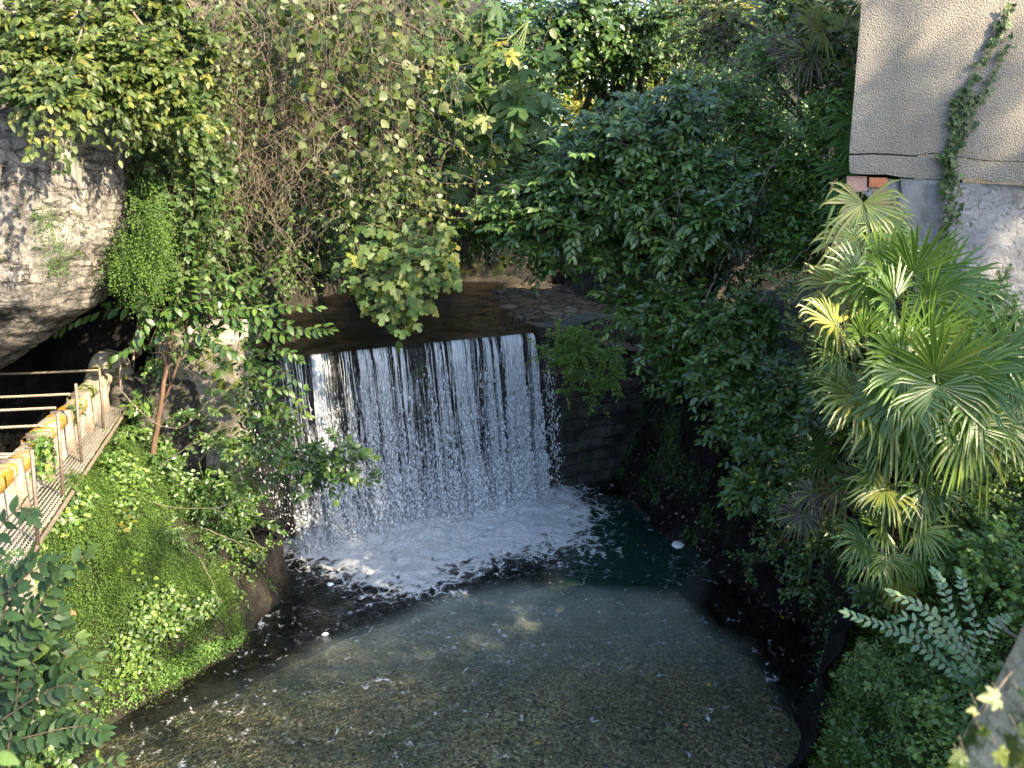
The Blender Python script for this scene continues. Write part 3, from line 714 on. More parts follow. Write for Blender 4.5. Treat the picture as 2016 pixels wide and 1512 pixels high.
def inflate(name, outline, Yc, depth, mat, res=.05, edge=1., namp=.15, nsc=1., rid=.1, seed=0., back=.8):
    """a rounded boulder with a given outline, standing at its own distance and as thick as it is wide"""
    pl = A(*[at(q[0], q[1], Yc)[[0, 2]] for q in outline]); x0, z0 = pl.min(0)-.05; x1, z1 = pl.max(0)+.05
    X, Z = np.meshgrid(np.arange(x0, x1, res), np.arange(z0, z1, res), indexing='ij'); f = grid_faces(*X.shape)
    c = sdf(pl, X.ravel()[f].mean(1), Z.ravel()[f].mean(1)) > 0; f = f[c]; sd = np.maximum(sdf(pl, X.ravel(), Z.ravel()), 0)
    cnt = np.bincount(f.ravel(), minlength=X.size); brd = (cnt > 0) & (cnt < 4); sd[brd] = 0
    h = depth*np.sqrt(1-(1-np.clip(sd/edge, 0, 1))**2); m = MB(); k = np.clip(sd/.2, 0, 1)
    for sg, ff in ((-1, f[:, ::-1]), (back, f)):
        P = np.stack([X.ravel(), Yc+sg*h, Z.ravel()], -1); q = P*nsc+seed; n = fbm(q, 6, .8)*2-rid*4*np.abs(fbm(q*A(.7, .7, 1.6)+3, 5, 1.1)); lay_ = np.abs(fbm(q*A(.5, .5, 2.2)+9, 4, 1.3))
        P[:, 1] += -sg*(.3+.7*k)*(n*namp-lay_*namp*1.2); P[:, 0] += fbm(A(1, 0, 1)*P*nsc+20+seed, 4, 1.2)*namp*.8; P[:, 2] += fbm(A(1, 0, 1)*P*nsc+40+seed, 4, 1.2)*namp*.8
        P[brd, 1] = Yc+fbm(P[brd], 3, 2)*namp*.3
        m.add(P, [ff])
    return m.build(name, mat, None, True)
# ------------------------------------------------------------------ rocks, cliff, canal
o = inflate('boulder', [(-420, 930), (-250, 850), (-100, 775), (0, 722), (60, 690), (130, 640), (185, 600), (205, 560), (226, 490), (240, 400), (238, 300), (222, 200), (190, 90), (150, -120), (-500, -160)], 10.7, 1.7, M['boulder'], .03, 1.3, .20, 1.7, .22)
tag(o, 'huge pale grey limestone boulder overhanging the dark canal on the left', 'boulder')
b = MB(); nu, nv = 160, 120; U, Vv = np.meshgrid(np.linspace(0, 1, nu), np.linspace(0, 1, nv), indexing='ij')
cp = curve([(-13, 13.8, 0), (-9, 13.6, 0), (-6.6, 13.3, 0), (-5.35, 13.4, 0), (-5.1, 15, 0), (-5.3, 18, 0), (-5.0, 22, 0)], nu)
B = np.repeat(cp[:, None], nv, 1); B[..., 2] = 1.2+11.5*Vv; n_ = np.gradient(cp, axis=0); n_ = nrm(np.stack([n_[:, 1], -n_[:, 0], n_[:, 0]*0], -1))
B = B+n_[:, None]*((fbm(B, 6, .55)*1.5-.35*Vv+.35*np.abs(fbm(B*A(1, 1, 2), 4, 1.1)))[..., None])
CLF = B.reshape(-1, 3); b.add(B, [grid_faces(nu, nv)]); o = b.build('cliff', M['cliff'], None, True); tag(o, 'steep grey brown rock cliff behind the hanging ivy and dry vines', 'cliff')
mb = MB(); X, Y = np.meshgrid(np.arange(-12.4, -4.9, .15), np.arange(4, 13.4, .15), indexing='ij'); f = grid_faces(*X.shape); cx, cy = X.ravel()[f].mean(1), Y.ravel()[f].mean(1)
mb.add(np.stack([X, Y, 1.9+fbm(np.stack([X, Y, X*0], -1), 3, 2)*.02], -1), [f[cx < -4.55-(cy-6.4)*.305-.75]]); tag(mb.build('canal_water', M['canal'], None, True), kind='structure')
cvb = MB(); nu, nv = 120, 60; cvp = curve([(-13, 12.6, 0), (-10, 13.0, 0), (-8, 13.0, 0), (-6.9, 12.75, 0), (-6.35, 13.1, 0)], nu); Bc = np.repeat(cvp[:, None], nv, 1); Bc[..., 2] = 1.2+3.6*np.linspace(0, 1, nv)[None]
Bc[..., 1] += fbm(Bc, 6, .8)*1.2-.25*np.linspace(0, 1, nv)[None]; cvb.add(Bc, [grid_faces(nu, nv)]); tag(cvb.build('cave_wall', M['darkrock'], None, True), 'rock coloured near black for shade at the back of the hollow under the boulder', 'rock face')  # near-black rock colour stands in for the shade of the hollow
# stone at the end of the canal wall
c = at(212, 735, 12.3); b = MB(); rock(b, c, [(.2, -1, .1, .22), (1, 0, .25, .28), (-1, 0, .3, .24), (0, 1, 0, .3), (.35, 0, 1, .34), (0, 0, -1, .6), (-.5, -.2, .9, .36)], 5, 10, .06, 2.5, 5, .03)
tag(b.build('stone_block', M['copingfar'], None, True), 'yellowish broken stone block at the far end of the canal wall', 'stone')
# pillar: broken concrete abutment
pil = thing('abutment', 'weathered concrete and rock pillar left of the waterfall behind the sapling', 'pillar')
c = at(430, 780, 12.7); b = MB(); rock(b, c, [(.12, -1, .02, .45), (1, .1, -.02, .44), (-1, 0, 0, .75), (0, 1, 0, .7), (.05, 0, 1, 1.12), (0, 0, -1, 1.05)], 6, 26, .05, 1.6, 8, .03)
b.build('pillar_block', M['conc'], pil, True)
c = at(432, 650, 12.6); b = MB(); rock(b, c, [(.1, -1, .1, .34), (1, 0, 0, .34), (-1, 0, 0, .4), (0, 1, 0, .4), (0, 0, 1, .12), (0, 0, -1, .2)], 5, 16, .05, 3, 2, .02); b.build('cap_stone', M['concpale'], pil, True)
c = at(440, 885, 12.45); b = MB(); rock(b, c, [(.1, -1, .3, .42), (1, 0, .1, .40), (-1, 0, 0, .5), (0, 1, 0, .5), (0, 0, 1, .22), (0, 0, -1, .3)], 5, 14, .06, 3, 6, .03); b.build('footing', M['conc'], pil, True)
c = at(320, 830, 12.2); b = MB(); rock(b, c, [(.2, -1, .15, .5), (1, 0, .1, .7), (-1, 0, 0, .6), (0, 1, 0, .6), (.05, 0, 1, .75), (0, 0, -1, .9)], 6, 8, .18, 1.3, 12, .10); b.build('side_rock', M['cliff'], pil, True)
recentre(pil, at(430, 910, 12.6))
# dark wet rock at the left of the pool
c = on(505, 1190)+A(-.35, .3, .25); b = MB(); rock(b, c, [(.75, -.5, .35, .62), (-.3, -1, .2, .6), (1, .4, .1, .75), (-1, 0, 0, 1.2), (0, 1, 0, 1.2), (0, 0, 1, .75), (0, 0, -1, 1.0)], 6, 7, .18, 1.4, 21, .08)
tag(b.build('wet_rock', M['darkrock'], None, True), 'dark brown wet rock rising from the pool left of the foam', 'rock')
for (px, py, r, lab) in ((640, 1190, .42, 'olive green sunken stone close under the left rock'), (590, 1135, .38, 'mossy drowned stone just below the left end of the falls')):
    c = on(px, py); b = MB(); rock(b, c+A(0, 0, -.22), [(0, 0, 1, .2), (1, 0, .2, r), (-1, 0, .2, r), (0, 1, .2, r*.8), (0, -1, .3, r*.8), (0, 0, -1, .4)], 4, 6, .06, 2, 3)
    tag(b.build('sunken_stone', M['mossywall'], None, True), lab, 'stone', 'sunken stones by the falls')
# dark wet rock wall along the right of the pool
b = MB(); nu, nv = 170, 60; yv = np.linspace(7.0, 16.6, nu); U, Vv = np.meshgrid(yv, np.linspace(0, 1, nv), indexing='ij')
xx = XR(U)-.12-.1*(1-Vv)+.9*Vv**1.6; Pq = np.stack([xx, U, -1.2+4.2*Vv], -1); Pq[..., 0] -= fbm(Pq, 6, 1.1)*.9+.2*np.abs(fbm(Pq*A(1, 1, 2.5), 4, 1.7))
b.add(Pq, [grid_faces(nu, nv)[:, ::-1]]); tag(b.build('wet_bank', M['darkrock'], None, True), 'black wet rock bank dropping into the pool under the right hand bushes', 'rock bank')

# canal wall with panels, walkway, posts, cables
cw = thing('canal_wall', 'low concrete panel wall with orange moss on its coping beside the walkway', 'wall')
PA, PB = at(-60, 985, 6.9), at(212, 715, 12.25); PB[2] = PA[2] = 3.58
dirw = nrm(PB-PA); nw = nrm(A(dirw[1], -dirw[0], 0)); Lw = np.linalg.norm(PB-PA); ax = [dirw, nw, A(0, 0, 1)]
npan = 6
for k in range(npan):
    a0 = k/npan*Lw; w = Lw/npan; cc = PA+dirw*(a0+w*.5)+A(0, 0, -.42)
    b = MB(); nu, nv = 40, 24; U, Vv = np.meshgrid(np.linspace(-w/2+.03, w/2-.03, nu), np.linspace(-.55, .36, nv), indexing='ij')
    for sgn in (1, -1):
        Q = cc+dirw*U[..., None]+nw*(.07*sgn)+A(0, 0, 1)*Vv[..., None]; Q = Q+nw*sgn*(fbm(Q, 5, 3)*.035)[..., None]; b.add(Q, [grid_faces(nu, nv)])
    b.build('panel', M['concpale'], cw, True)
    b = MB(); pc = PA+dirw*(a0+.02)+A(0, 0, -.42)+nw*.05; box(b, pc, (.05, .24, 1.02), ax); b.build('pilaster', M['rail'], cw)
    b = MB(); U, Vv = np.meshgrid(np.linspace(-w/2-.01, w/2-.01, 40), np.linspace(0, 2*math.pi, 17), indexing='ij')
    pr = np.stack([np.cos(Vv), np.sin(Vv)], -1); pr = np.sign(pr)*np.abs(pr)**.5*A(.13, .085)
    Q = PA+dirw*(a0+w*.5+U[..., None])+nw*pr[..., :1]+A(0, 0, 1)*pr[..., 1:]+A(0, 0, -.03+(-.05 if k % 2 else 0)); Q = Q+fbm(Q, 5, 4)[..., None]*A(.03, .03, .09)
    b.add(Q, [grid_faces(40, 17)]); b.build('coping', M['coping'] if k < 4 else M['copingfar'], cw, True)
b = MB(); box(b, PA+dirw*Lw/2+A(0, 0, -1.75), (Lw, .3, 1.6), ax); b.build('base', M['conc'], cw)
recentre(cw, PA+A(0, 0, -1))
wk = thing('walkway', 'narrow steel grating walkway with leaning rusty posts along the canal wall', 'walkway')
WA, WB = on(-60, 1105, 3.1), on(222, 783, 3.12); OA, OB = on(-20, 1185, 3.08), on(262, 772, 3.1)
b = MB(); nb = 9
for i in range(nb):
    t = i/(nb-1); tubes(b, np.stack([WA*(1-t)+OA*t, (WA*(1-t)+OA*t)*.5+(WB*(1-t)+OB*t)*.5+A(0, 0, -.03), WB*(1-t)+OB*t]), .009, 4)
nc = 130; tt = np.linspace(0, 1, nc)[:, None]; L_, R_ = WA*(1-tt)+WB*tt, OA*(1-tt)+OB*tt; zz = A(0, 0, 1)*(-.014-.12*tt*(1-tt))
tubes(b, np.stack([L_+zz, R_+zz], 1), .0055, 4); b.build('grating', M['grate'], wk)
b = MB(); t2 = np.linspace(0, 1, 12)[:, None]; e = OA*(1-t2)+OB*t2+A(.03, 0, -.05); tubes(b, e+A(.02, 0, 0), .028, 4); b.build('edge_rail', M['twig'], wk)
b = MB(); e = OA*(1-t2)+OB*t2+A(-.05, .02, -.13); tubes(b, e+rn(12, 3)*.006, .05, 4); b.build('edge_beam', M['copingfar'], wk)
for (bx, by, tx, ty) in ((75, 1085, 62, 885), (125, 990, 113, 812), (162, 922, 149, 755), (204, 856, 195, 725), (238, 812, 236, 702), (263, 777, 262, 688)):
    p0 = on(bx, by, 2.98); p1 = at(tx, ty, p0[1]+.03); b = MB()
    dpt = nrm(p1-p0); tubes(b, np.stack([p0, (p0+p1)/2+rn(3)*.006, p1]), .021, 4); b.build('post', M['rail'], wk)
for f in (.1, .42, .74):
    p = OA*(1-f)+OB*f; b = MB(); tubes(b, np.stack([p+A(0, 0, -.1), p+A(-.45, .2, -.75)]), .03, 5); b.build('bracket', M['rail'], wk)
recentre(wk, (WA+OA)/2)
cb = 'twisted steel cables spanning the canal'
for i, (px, py, lab) in enumerate(((195, 729, 'farthest twisted cable, close under the boulder'), (140, 776, 'second twisted cable from the back over the dark canal'), (113, 803, 'third twisted cable from the back over the dark canal'), (84, 838, 'nearest twisted steel cable over the dark canal'))):
    # end of the cable sits on the coping
    best = min(np.linspace(0, 1, 200), key=lambda f: abs((lambda q: q[0]/(q[1]*CP-(q[2]-CAMZ)*SP)*F+1008)(PA+dirw*Lw*f)-px))
    e0 = PA+dirw*Lw*best+A(0, 0, .02); yy_ = at(px, py, e0[1]); e0[2] = yy_[2]; e1 = e0+A(-5, -.15, 0); n = 300
    tq = np.linspace(0, 1, n)[:, None]; ln = e0*(1-tq)+e1*tq+A(0, 0, -.06)*(4*tq*(1-tq)); b = MB()
    for ph in (0, 2.094, 4.19):
        an = tq[:, 0]*5/.16*2*math.pi+ph; tubes(b, ln+np.stack([an*0, np.cos(an)*.010, np.sin(an)*.010], -1), .011, 4)
    tag(b.build('cable', M['cable'], None, True), lab, 'cable', cb)
    # a bracket end on the coping
b = MB(); p = at(10, 905, 7.9); 
for i in range(9):
    tubes(b, np.stack([p+A(-.8, i*.05-.2, 0), p+A(.0, i*.05-.2, 0)]), .005, 4); 
for i in range(3): tubes(b, np.stack([p+A(-.02-.35*i, -.24, 0), p+A(-.02-.35*i, .24, 0)]), .009, 4)
tag(b.build('grating_panel', M['grate']), 'small steel grating piece jutting over the canal at the left edge', 'grating')

# ------------------------------------------------------------------ building
bl = thing('building', 'old roughcast house wall with cracked render and broken brick corner', 'building')
WY = 9.0
def wpt(px, py, Y=WY): return at(px, py, Y)
def slab(outline, y, th, mat, name, res=.045, disp=.0, dsc=3., bev=True):
    """upright plate cut to an outline, front face finely divided"""
    pl = A(*[[wpt(a, b_)[0], wpt(a, b_)[2]] for a, b_ in outline]); x0, z0 = pl.min(0); x1, z1 = pl.max(0)
    # resample the outline, clip a regular grid by it
    nx, nz = int((x1-x0)/res)+2, int((z1-z0)/res)+2; xs, zs = np.linspace(x0, x1, nx), np.linspace(z0, z1, nz); X, Z = np.meshgrid(xs, zs, indexing='ij')
    sd = sdf(pl, X, Z)
    f = grid_faces(nx, nz); c = sdf(pl, X.ravel()[f].mean(1), Z.ravel()[f].mean(1)) > 0
    # pull border vertices on to the outline
    used = np.zeros(nx*nz, bool); used[f[c]] = True; cnt = np.bincount(f[c].ravel(), minlength=nx*nz); brd = used & (cnt < 4)
    XZ = np.stack([X.ravel(), Z.ravel()], -1); a = pl; e = np.roll(pl, -1, 0)-a
    q = XZ[brd]; t = np.clip(np.sum((q[:, None]-a)*e, -1)/np.sum(e*e, -1), 0, 1); cp_ = a+t[..., None]*e; k = np.linalg.norm(q[:, None]-cp_, axis=-1).argmin(1)
    XZ[brd] = cp_[np.arange(len(q)), k]
    P = np.stack([XZ[:, 0], XZ[:, 0]*0+y, XZ[:, 1]], -1)
    if disp: P[:, 1] += fbm(P, 6, dsc)*disp*2
    P[brd, 1] += .004
    m = MB(); m.add(P, [f[c][:, ::-1]])
    Bk = P[brd].copy(); # skirt
    ed = {}
    for q4 in f[c]:
        for i in range(4):
            k_ = (q4[i], q4[(i+1) % 4]); r_ = (k_[1], k_[0])
            if r_ in ed: ed.pop(r_)
            else: ed[k_] = 1
    e_ = np.array(list(ed)); pa, pb = P[e_[:, 0]], P[e_[:, 1]]; o_ = A(.5*th, th, 0); n = len(e_)
    m.add(np.concatenate([pa, pb, pb+o_, pa+o_]), [np.stack([np.arange(n), np.arange(n)+n, np.arange(n)+2*n, np.arange(n)+3*n], -1)])
    return m.build(name, mat, bl, False)
slab([(1702, -60), (3000, -60), (3000, 390), (2300, 338), (2016, 318), (1950, 316), (1890, 309), (1840, 300), (1800, 306), (1760, 303), (1720, 301), (1672, 303)], WY, .3, M['stucco'], 'upper_render')
slab([(1672, 306), (1720, 304), (1760, 306), (1800, 309), (1840, 303), (1890, 312), (1950, 319), (2016, 321), (2300, 341), (3000, 393), (3000, 440), (2300, 376), (2016, 361), (1960, 359), (1930, 352), (1880, 354), (1820, 352), (1775, 349), (1750, 344), (1700, 343), (1673, 341)], WY+.004, .3, M['stucco'], 'render_band')
slab([(1735, 351), (2300, 380), (3000, 444), (3000, 1150), (1860, 1150), (1830, 800), (1800, 640), (1790, 520), (1768, 470), (1752, 432), (1733, 425), (1722, 400), (1712, 385), (1700, 377)], WY+.07, .35, M['rubble'], 'lower_wall', .03, .035, 4.)
slab([(1776, 352), (1868, 354), (1862, 420), (1868, 470), (1850, 497), (1800, 490), (1790, 455), (1768, 430), (1766, 405), (1779, 385)], WY+.028, .06, M['patch'], 'cement_patch', .03, .006, 5.)
slab([(1672, 347), (1712, 347), (1711, 376), (1690, 378), (1671, 374)], WY+.06, .2, M['brickpale'], 'brick', .02, .01, 8)
slab([(1715, 349), (1752, 350), (1752, 367), (1744, 370), (1715, 369)], WY+.045, .2, M['brick'], 'brick', .02, .01, 8)
slab([(1722, 372), (1756, 372), (1752, 412), (1733, 412), (1725, 392)], WY+.062, .2, M['brickpale'], 'brick', .02, .02, 8)
b = MB(); xs = wpt(1672, 303)[0]+.02; zs = np.linspace(6.5, 11.2, 3); ys = np.linspace(WY+.3, 15, 4)
xs += .2
def xw(y): return xs+.03+(y-9.3)*.62
V = A(*[[xw(y), y, z] for y in ys for z in zs]); b.add(V, [grid_faces(4, 3)]); b.add(A([xs+.02, 9.3, 11.2], [14, 9.3, 11.2], [14, 15, 11.2], [xw(15), 15, 11.2]), [[[0, 1, 2, 3]]])
b.add(A([xs+.9, 9.45, 2.0], [xw(15)+.9, 15, 2.0], [xw(15)+.9, 15, 11], [xs+.9, 9.45, 11]), [[[0, 1, 2, 3]]]); b.add(A([xs+.03, 9.3, 6.62], [14, 9.3, 6.62], [14, 15, 6.62], [xw(15), 15, 6.62]), [[[0, 1, 2, 3]]])
b.build('side_wall', M['stucco'], bl)
recentre(bl, (4, WY, 5))

def onsurf(x, y): return np.stack([x, y, H(x, y)], -1)
def surfnormal(x, y, e=.06):
    hx = (H(x+e, y)-H(x-e, y))/(2*e); hy = (H(x, y+e)-H(x, y-e))/(2*e); return nrm(np.stack([-hx, -hy, np.ones_like(hx)], -1))
# ------------------------------------------------------------------ plants
def stem(ml, mt, pts, K, tpl, size, ang=60, up=A(.1, -.5, .8), tilt=.2, rad=.006, rv=.5, two=True, droop=.1):
    """one leafy shoot through given points, leaves in two ranks, the last one at the tip"""
    c = curve(pts, 24); tubes(mt, c, np.linspace(rad, rad*.35, 24), 4)
    t = (np.arange(K)+.8)/K; t = np.clip(t, 0, 1)
    i = t*23; i0 = np.clip(i.astype(int), 0, 22); f = (i-i0)[:, None]; p = c[i0]*(1-f)+c[i0+1]*f; tg = nrm(np.gradient(c, axis=0))[i0]
    sd = nrm(np.cross(tg, np.broadcast_to(up, tg.shape))); a = math.radians(ang)*(1-.45*t**3)[:, None]
    sz = size*(.75+.4*rnd(K))*(1-.5*np.abs(t-.45))
    for sg in ((1, -1) if two else (0,)):
        s_ = sg if two else np.where(np.arange(K) % 2, 1., -1.)[:, None]
        y = tg*np.cos(a)+sd*s_*np.sin(a)+rn(K, 3)*.14+A(0, 0, -droop)
        n = up+rn(K, 3)*tilt+sd*s_*.15
        place(ml, tpl, p+tg*(.004*sg if two else 0), y, n, sz, rv+rn(K)*.17+.25*(t-.5), .9+.25*rnd(K))
    place(ml, tpl, c[-1:], tg[-1:], (up+rn(1, 3)*.1), np.array([size*.8]), np.array([rv+.3]))

SHADE = [(9.8, 1.4, 6.2, 1.4, 130), (8.2, 2.4, 5.6, 1.2, 110), (6.4, 2.0, 5.5, 1.2, 130), (7.3, 3.2, 5.9, 1.1, 120), (5.8, .4, 5.6, 1.2, 120), (7.2, -.2, 6.6, 1.3, 120), (8.6, .8, 6.9, 1.3, 110), (5.2, 2.6, 4.6, .8, 80)]
SUNV = nrm(A(.70, -.48, .53))
SHF = [(4.1, 7.0, .7, 60), (4.8, 7.1, .6, 50), (5.35, 6.4, .6, 45), (4.4, 6.3, .8, 60), (5.0, 6.1, .7, 50), (4.0, 7.8, .3, 14), (4.75, 7.85, .28, 12), (5.15, 7.6, .25, 10), (4.35, 8.5, .22, 8), (5.55, 8.2, .22, 8), (4.9, 8.7, .25, 8), (5.5, 5.4, .9, 60)]
# ---- big evergreen bushes on the right
B_ = bark = M['bark']
shrub('evergreen_shrub', 'tall dark glossy evergreen bush spreading right of centre above the stream', 'shrub', (3.6, 14, 4.2), [
    (1230, 270, 11.6, 90, 80, 130), (1330, 205, 12, 100, 70, 110), (1250, 215, 12.4, 60, 40, 36), (1130, 330, 12, 90, 70, 100), (1060, 380, 12.2, 80, 60, 80),
    (1250, 400, 11.5, 110, 60, 130), (1360, 330, 11.6, 90, 80, 110), (1020, 445, 12, 55, 35, 50), (1120, 450, 11.8, 90, 45, 90), (1040, 480, 12, 40, 22, 26), (1400, 440, 11.2, 80, 60, 90), (1330, 480, 11.4, 80, 40, 70), (1460, 370, 11.6, 60, 90, 80), (1210, 500, 12, 80, 30, 60), (1110, 410, 12.6, 110, 60, 110), (1180, 300, 12.6, 90, 80, 90), (1290, 330, 12.2, 110, 80, 100), (990, 400, 12.6, 40, 40, 30), (1000, 350, 13.5, 50, 50, 40), (1060, 300, 13.5, 60, 50, 50), (1070, 520, 13, 70, 16, 24)],
    T_OVAL, .15, M['camellia'], bark, .38, 10, .22, A(-.15, -.5, .75), .35, 52, .15, .7, A(-.25, -.35, .2), group='evergreen bushes on the right bank', trunk_r=.07, thick=.005)
shrub('evergreen_shrub', 'broad blue green glossy bush leaning over the pool below the dark hollow', 'shrub', (4.0, 12.4, 3.6), [
    (1240, 590, 11.8, 70, 45, 80), (1320, 600, 11.4, 90, 50, 110), (1400, 650, 11, 90, 70, 130), (1300, 680, 11.4, 80, 60, 90), (1420, 730, 10.6, 80, 60, 110), (1340, 745, 11.2, 60, 45, 60),
    (1470, 800, 10.2, 70, 70, 100), (1490, 640, 11, 50, 70, 70), (1520, 890, 9.8, 70, 60, 90), (1440, 850, 10.4, 35, 30, 30), (1550, 780, 10, 50, 60, 60), (1500, 980, 9.6, 45, 40, 36)],
    T_OVAL, .135, M['laurel'], bark, .34, 10, .25, A(-.2, -.45, .8), .35, 52, .15, .75, A(-.25, -.35, .2), group='evergreen bushes on the right bank', trunk_r=.06, rv=None)
shrub('evergreen_shrub', 'sparse dark bush drooping under the palms over the black rock', 'shrub', (4.4, 9.4, 3.4), [
    (1540, 1000, 9.0, 50, 50, 40), (1600, 940, 8.8, 60, 70, 60), (1520, 1090, 9.2, 30, 40, 20), (1620, 1060, 8.6, 50, 70, 40), (1470, 1130, 9.6, 22, 14, 9), (1590, 1150, 8.8, 50, 50, 24)],
    T_OVAL, .085, M['laurel'], bark, .3, 9, .3, A(-.2, -.45, .8), .45, 52, .15, .75, A(-.3, -.35, .0), group='evergreen bushes on the right bank', trunk_r=.03)
shrub('small_leaved_shrub', 'light green small leaved shrub spilling over the stone wall right of the falls', 'shrub', (2.3, 16.3, 3.7), [
    (1130, 660, 14.7, 45, 30, 26), (1190, 690, 14.6, 50, 30, 30), (1095, 715, 14.6, 36, 30, 26), (1150, 745, 14.5, 45, 30, 28), (1210, 740, 14.7, 40, 40, 26), (1110, 780, 14.5, 25, 20, 10), (1165, 790, 14.4, 30, 28, 14), (1060, 700, 14.6, 22, 26, 12), (1150, 700, 14.3, 60, 50, 40)],
    T_OVAL, .085, M['privetbright'], M['greenstem'], .34, 13, .35, A(-.1, -.4, .8), .5, 52, .1, .8, A(-.25, -.3, -.05), trunk_r=.012, thick=.003)
shrub('small_leaved_shrub', 'low dim green bush at the foot of the dark gap beside the cobbled apron', 'shrub', (3.0, 18, 4.2), [
    (1230, 500, 17, 90, 20, 26), (1370, 520, 14.5, 60, 20, 20), (1500, 520, 13.2, 70, 60, 70), (1440, 560, 13, 60, 30, 40)],
    T_OVAL, .10, M['laurel'], bark, .4, 11, .3, A(-.1, -.4, .8), .5, 52, .1, .8, A(-.2, -.3, .05), trunk_r=.03)
# upper right thicket
shrub('thicket_shrub', 'mixed green thicket between the tall dark bush and the house corner', 'shrub', (5.4, 13.6, 5.2), [
    (1450, 200, 13, 90, 70, 90), (1530, 300, 12.5, 80, 70, 90), (1490, 110, 13.6, 80, 60, 60), (1600, 330, 12, 50, 70, 60), (1560, 430, 11.8, 70, 60, 80), (1620, 230, 12.2, 50, 60, 50), (1480, 280, 12.8, 60, 50, 50), (1630, 420, 11.5, 30, 50, 30), (1590, 520, 11.2, 50, 40, 50), (1530, 480, 12.6, 70, 50, 80), (1480, 420, 13, 60, 60, 60), (1570, 380, 12.8, 60, 60, 60)],
    T_OVAL, .10, M['privet'], bark, .38, 11, .3, A(-.1, -.4, .8), .5, 52, .12, .8, A(-.2, -.35, .1), trunk_r=.05)
shrub('thicket_shrub', 'yellow green leafy sprays catching light at the top beside the house wall', 'shrub', (6.4, 14.5, 6.4), [
    (1640, 60, 13.2, 60, 60, 60), (1590, 130, 13.4, 60, 50, 50), (1560, 40, 14, 70, 40, 40), (1660, 170, 12.8, 40, 50, 34), (1400, 60, 15, 90, 50, 60), (1380, 20, 15, 60, 40, 30)],
    T_WIDE, .10, M['lime'], bark, .4, 10, .3, A(-.1, -.4, .8), .5, 52, .12, .8, A(-.1, -.35, .2), trunk_r=.05)
shrub('branchy_shrub', 'thin yellowish shoots with small leaves in front of the dark gap left of the palms', 'shrub', (4.5, 9.8, 4.2), [
    (1560, 640, 9.4, 45, 60, 22), (1540, 560, 9.8, 40, 30, 12), (1500, 545, 9.9, 30, 16, 7), (1600, 700, 9.2, 50, 60, 30), (1570, 750, 9.2, 40, 40, 14), (1580, 850, 9.2, 50, 60, 26)],
    T_OVAL, .075, M['lime'], M['greenstem'], .34, 10, .2, A(-.1, -.45, .8), .5, 52, .12, .8, A(-.25, -.3, .15), trunk_r=.015, thick=.003)

# ---- trees against the light at the top
def tree(name, label, cat, base, top, blobs, tpl, size, mat, L, K, nst=4, r=.09, group=None, **kw):
    def ex(ml, mt, mk):
        for i in range(nst):
            b0 = A(*base)+A(*rn(3))*A(.5, .3, 0); c = A(*top)+rn(3)*A(.9, .5, .4); p = curve([b0, (b0+c)/2+rn(3)*.25, c], 12, .02)
            tubes(mk, p, np.linspace(r, r*.35, 12), 6)
            for j in range(5):
                q = p[RG.integers(4, 11)]; e = q+rn(3)*A(.9, .5, .5)+A(0, 0, .7); tubes(mk, curve([q, (q+e)/2+rn(3)*.12, e], 7), np.linspace(r*.4, r*.1, 7), 4)
    return shrub(name, label, cat, base, blobs, tpl, size, mat, M['bark'], L, K, extra=ex, group=group, trunk_r=r*.6, **kw)
gt = 'trees at the back against the light'
tree('tree', 'dark leaved tree with several bare trunks against the bright gap at top centre', 'tree', at(1195, 245, 19), at(1210, 60, 19), [
    (1150, 70, 18, 80, 50, 60), (1230, 40, 18, 80, 60, 70), (1100, 110, 18.5, 60, 40, 34), (1270, 110, 18, 60, 50, 40), (1180, 120, 18.5, 60, 30, 26), (1120, 30, 18.4, 60, 30, 40), (1180, 0, 17.5, 120, 40, 90), (1060, 30, 18, 50, 50, 40), (1290, 50, 17.5, 50, 50, 40)],
    T_OVAL, .135, M['camellia'], .5, 11, 6, .10, gt, up=A(-.1, -.5, .7), bias=A(0, -.3, .1))
tree('tree', 'reddish stemmed trees with a sparse crown right of the bright gap', 'tree', at(1330, 260, 18.5), at(1340, 20, 18.5), [
    (1340, 60, 18, 60, 60, 40), (1400, 140, 17.5, 60, 70, 50), (1290, 20, 19, 60, 30, 30), (1340, 170, 18, 50, 40, 20)],
    T_OVAL, .13, M['camellia'], .5, 10, 7, .07, gt, up=A(-.1, -.5, .7), bias=A(0, -.3, .1))
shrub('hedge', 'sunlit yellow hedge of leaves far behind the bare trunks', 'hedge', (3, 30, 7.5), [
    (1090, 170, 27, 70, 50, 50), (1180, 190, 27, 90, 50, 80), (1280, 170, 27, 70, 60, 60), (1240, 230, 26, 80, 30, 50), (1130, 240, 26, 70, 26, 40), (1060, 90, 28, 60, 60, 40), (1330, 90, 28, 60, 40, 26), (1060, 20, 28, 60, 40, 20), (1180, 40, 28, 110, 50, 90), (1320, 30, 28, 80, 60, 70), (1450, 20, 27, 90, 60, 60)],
    T_OVAL, .26, M['sunny'], M['bark'], .8, 10, trunk_r=.1, thick=.01)
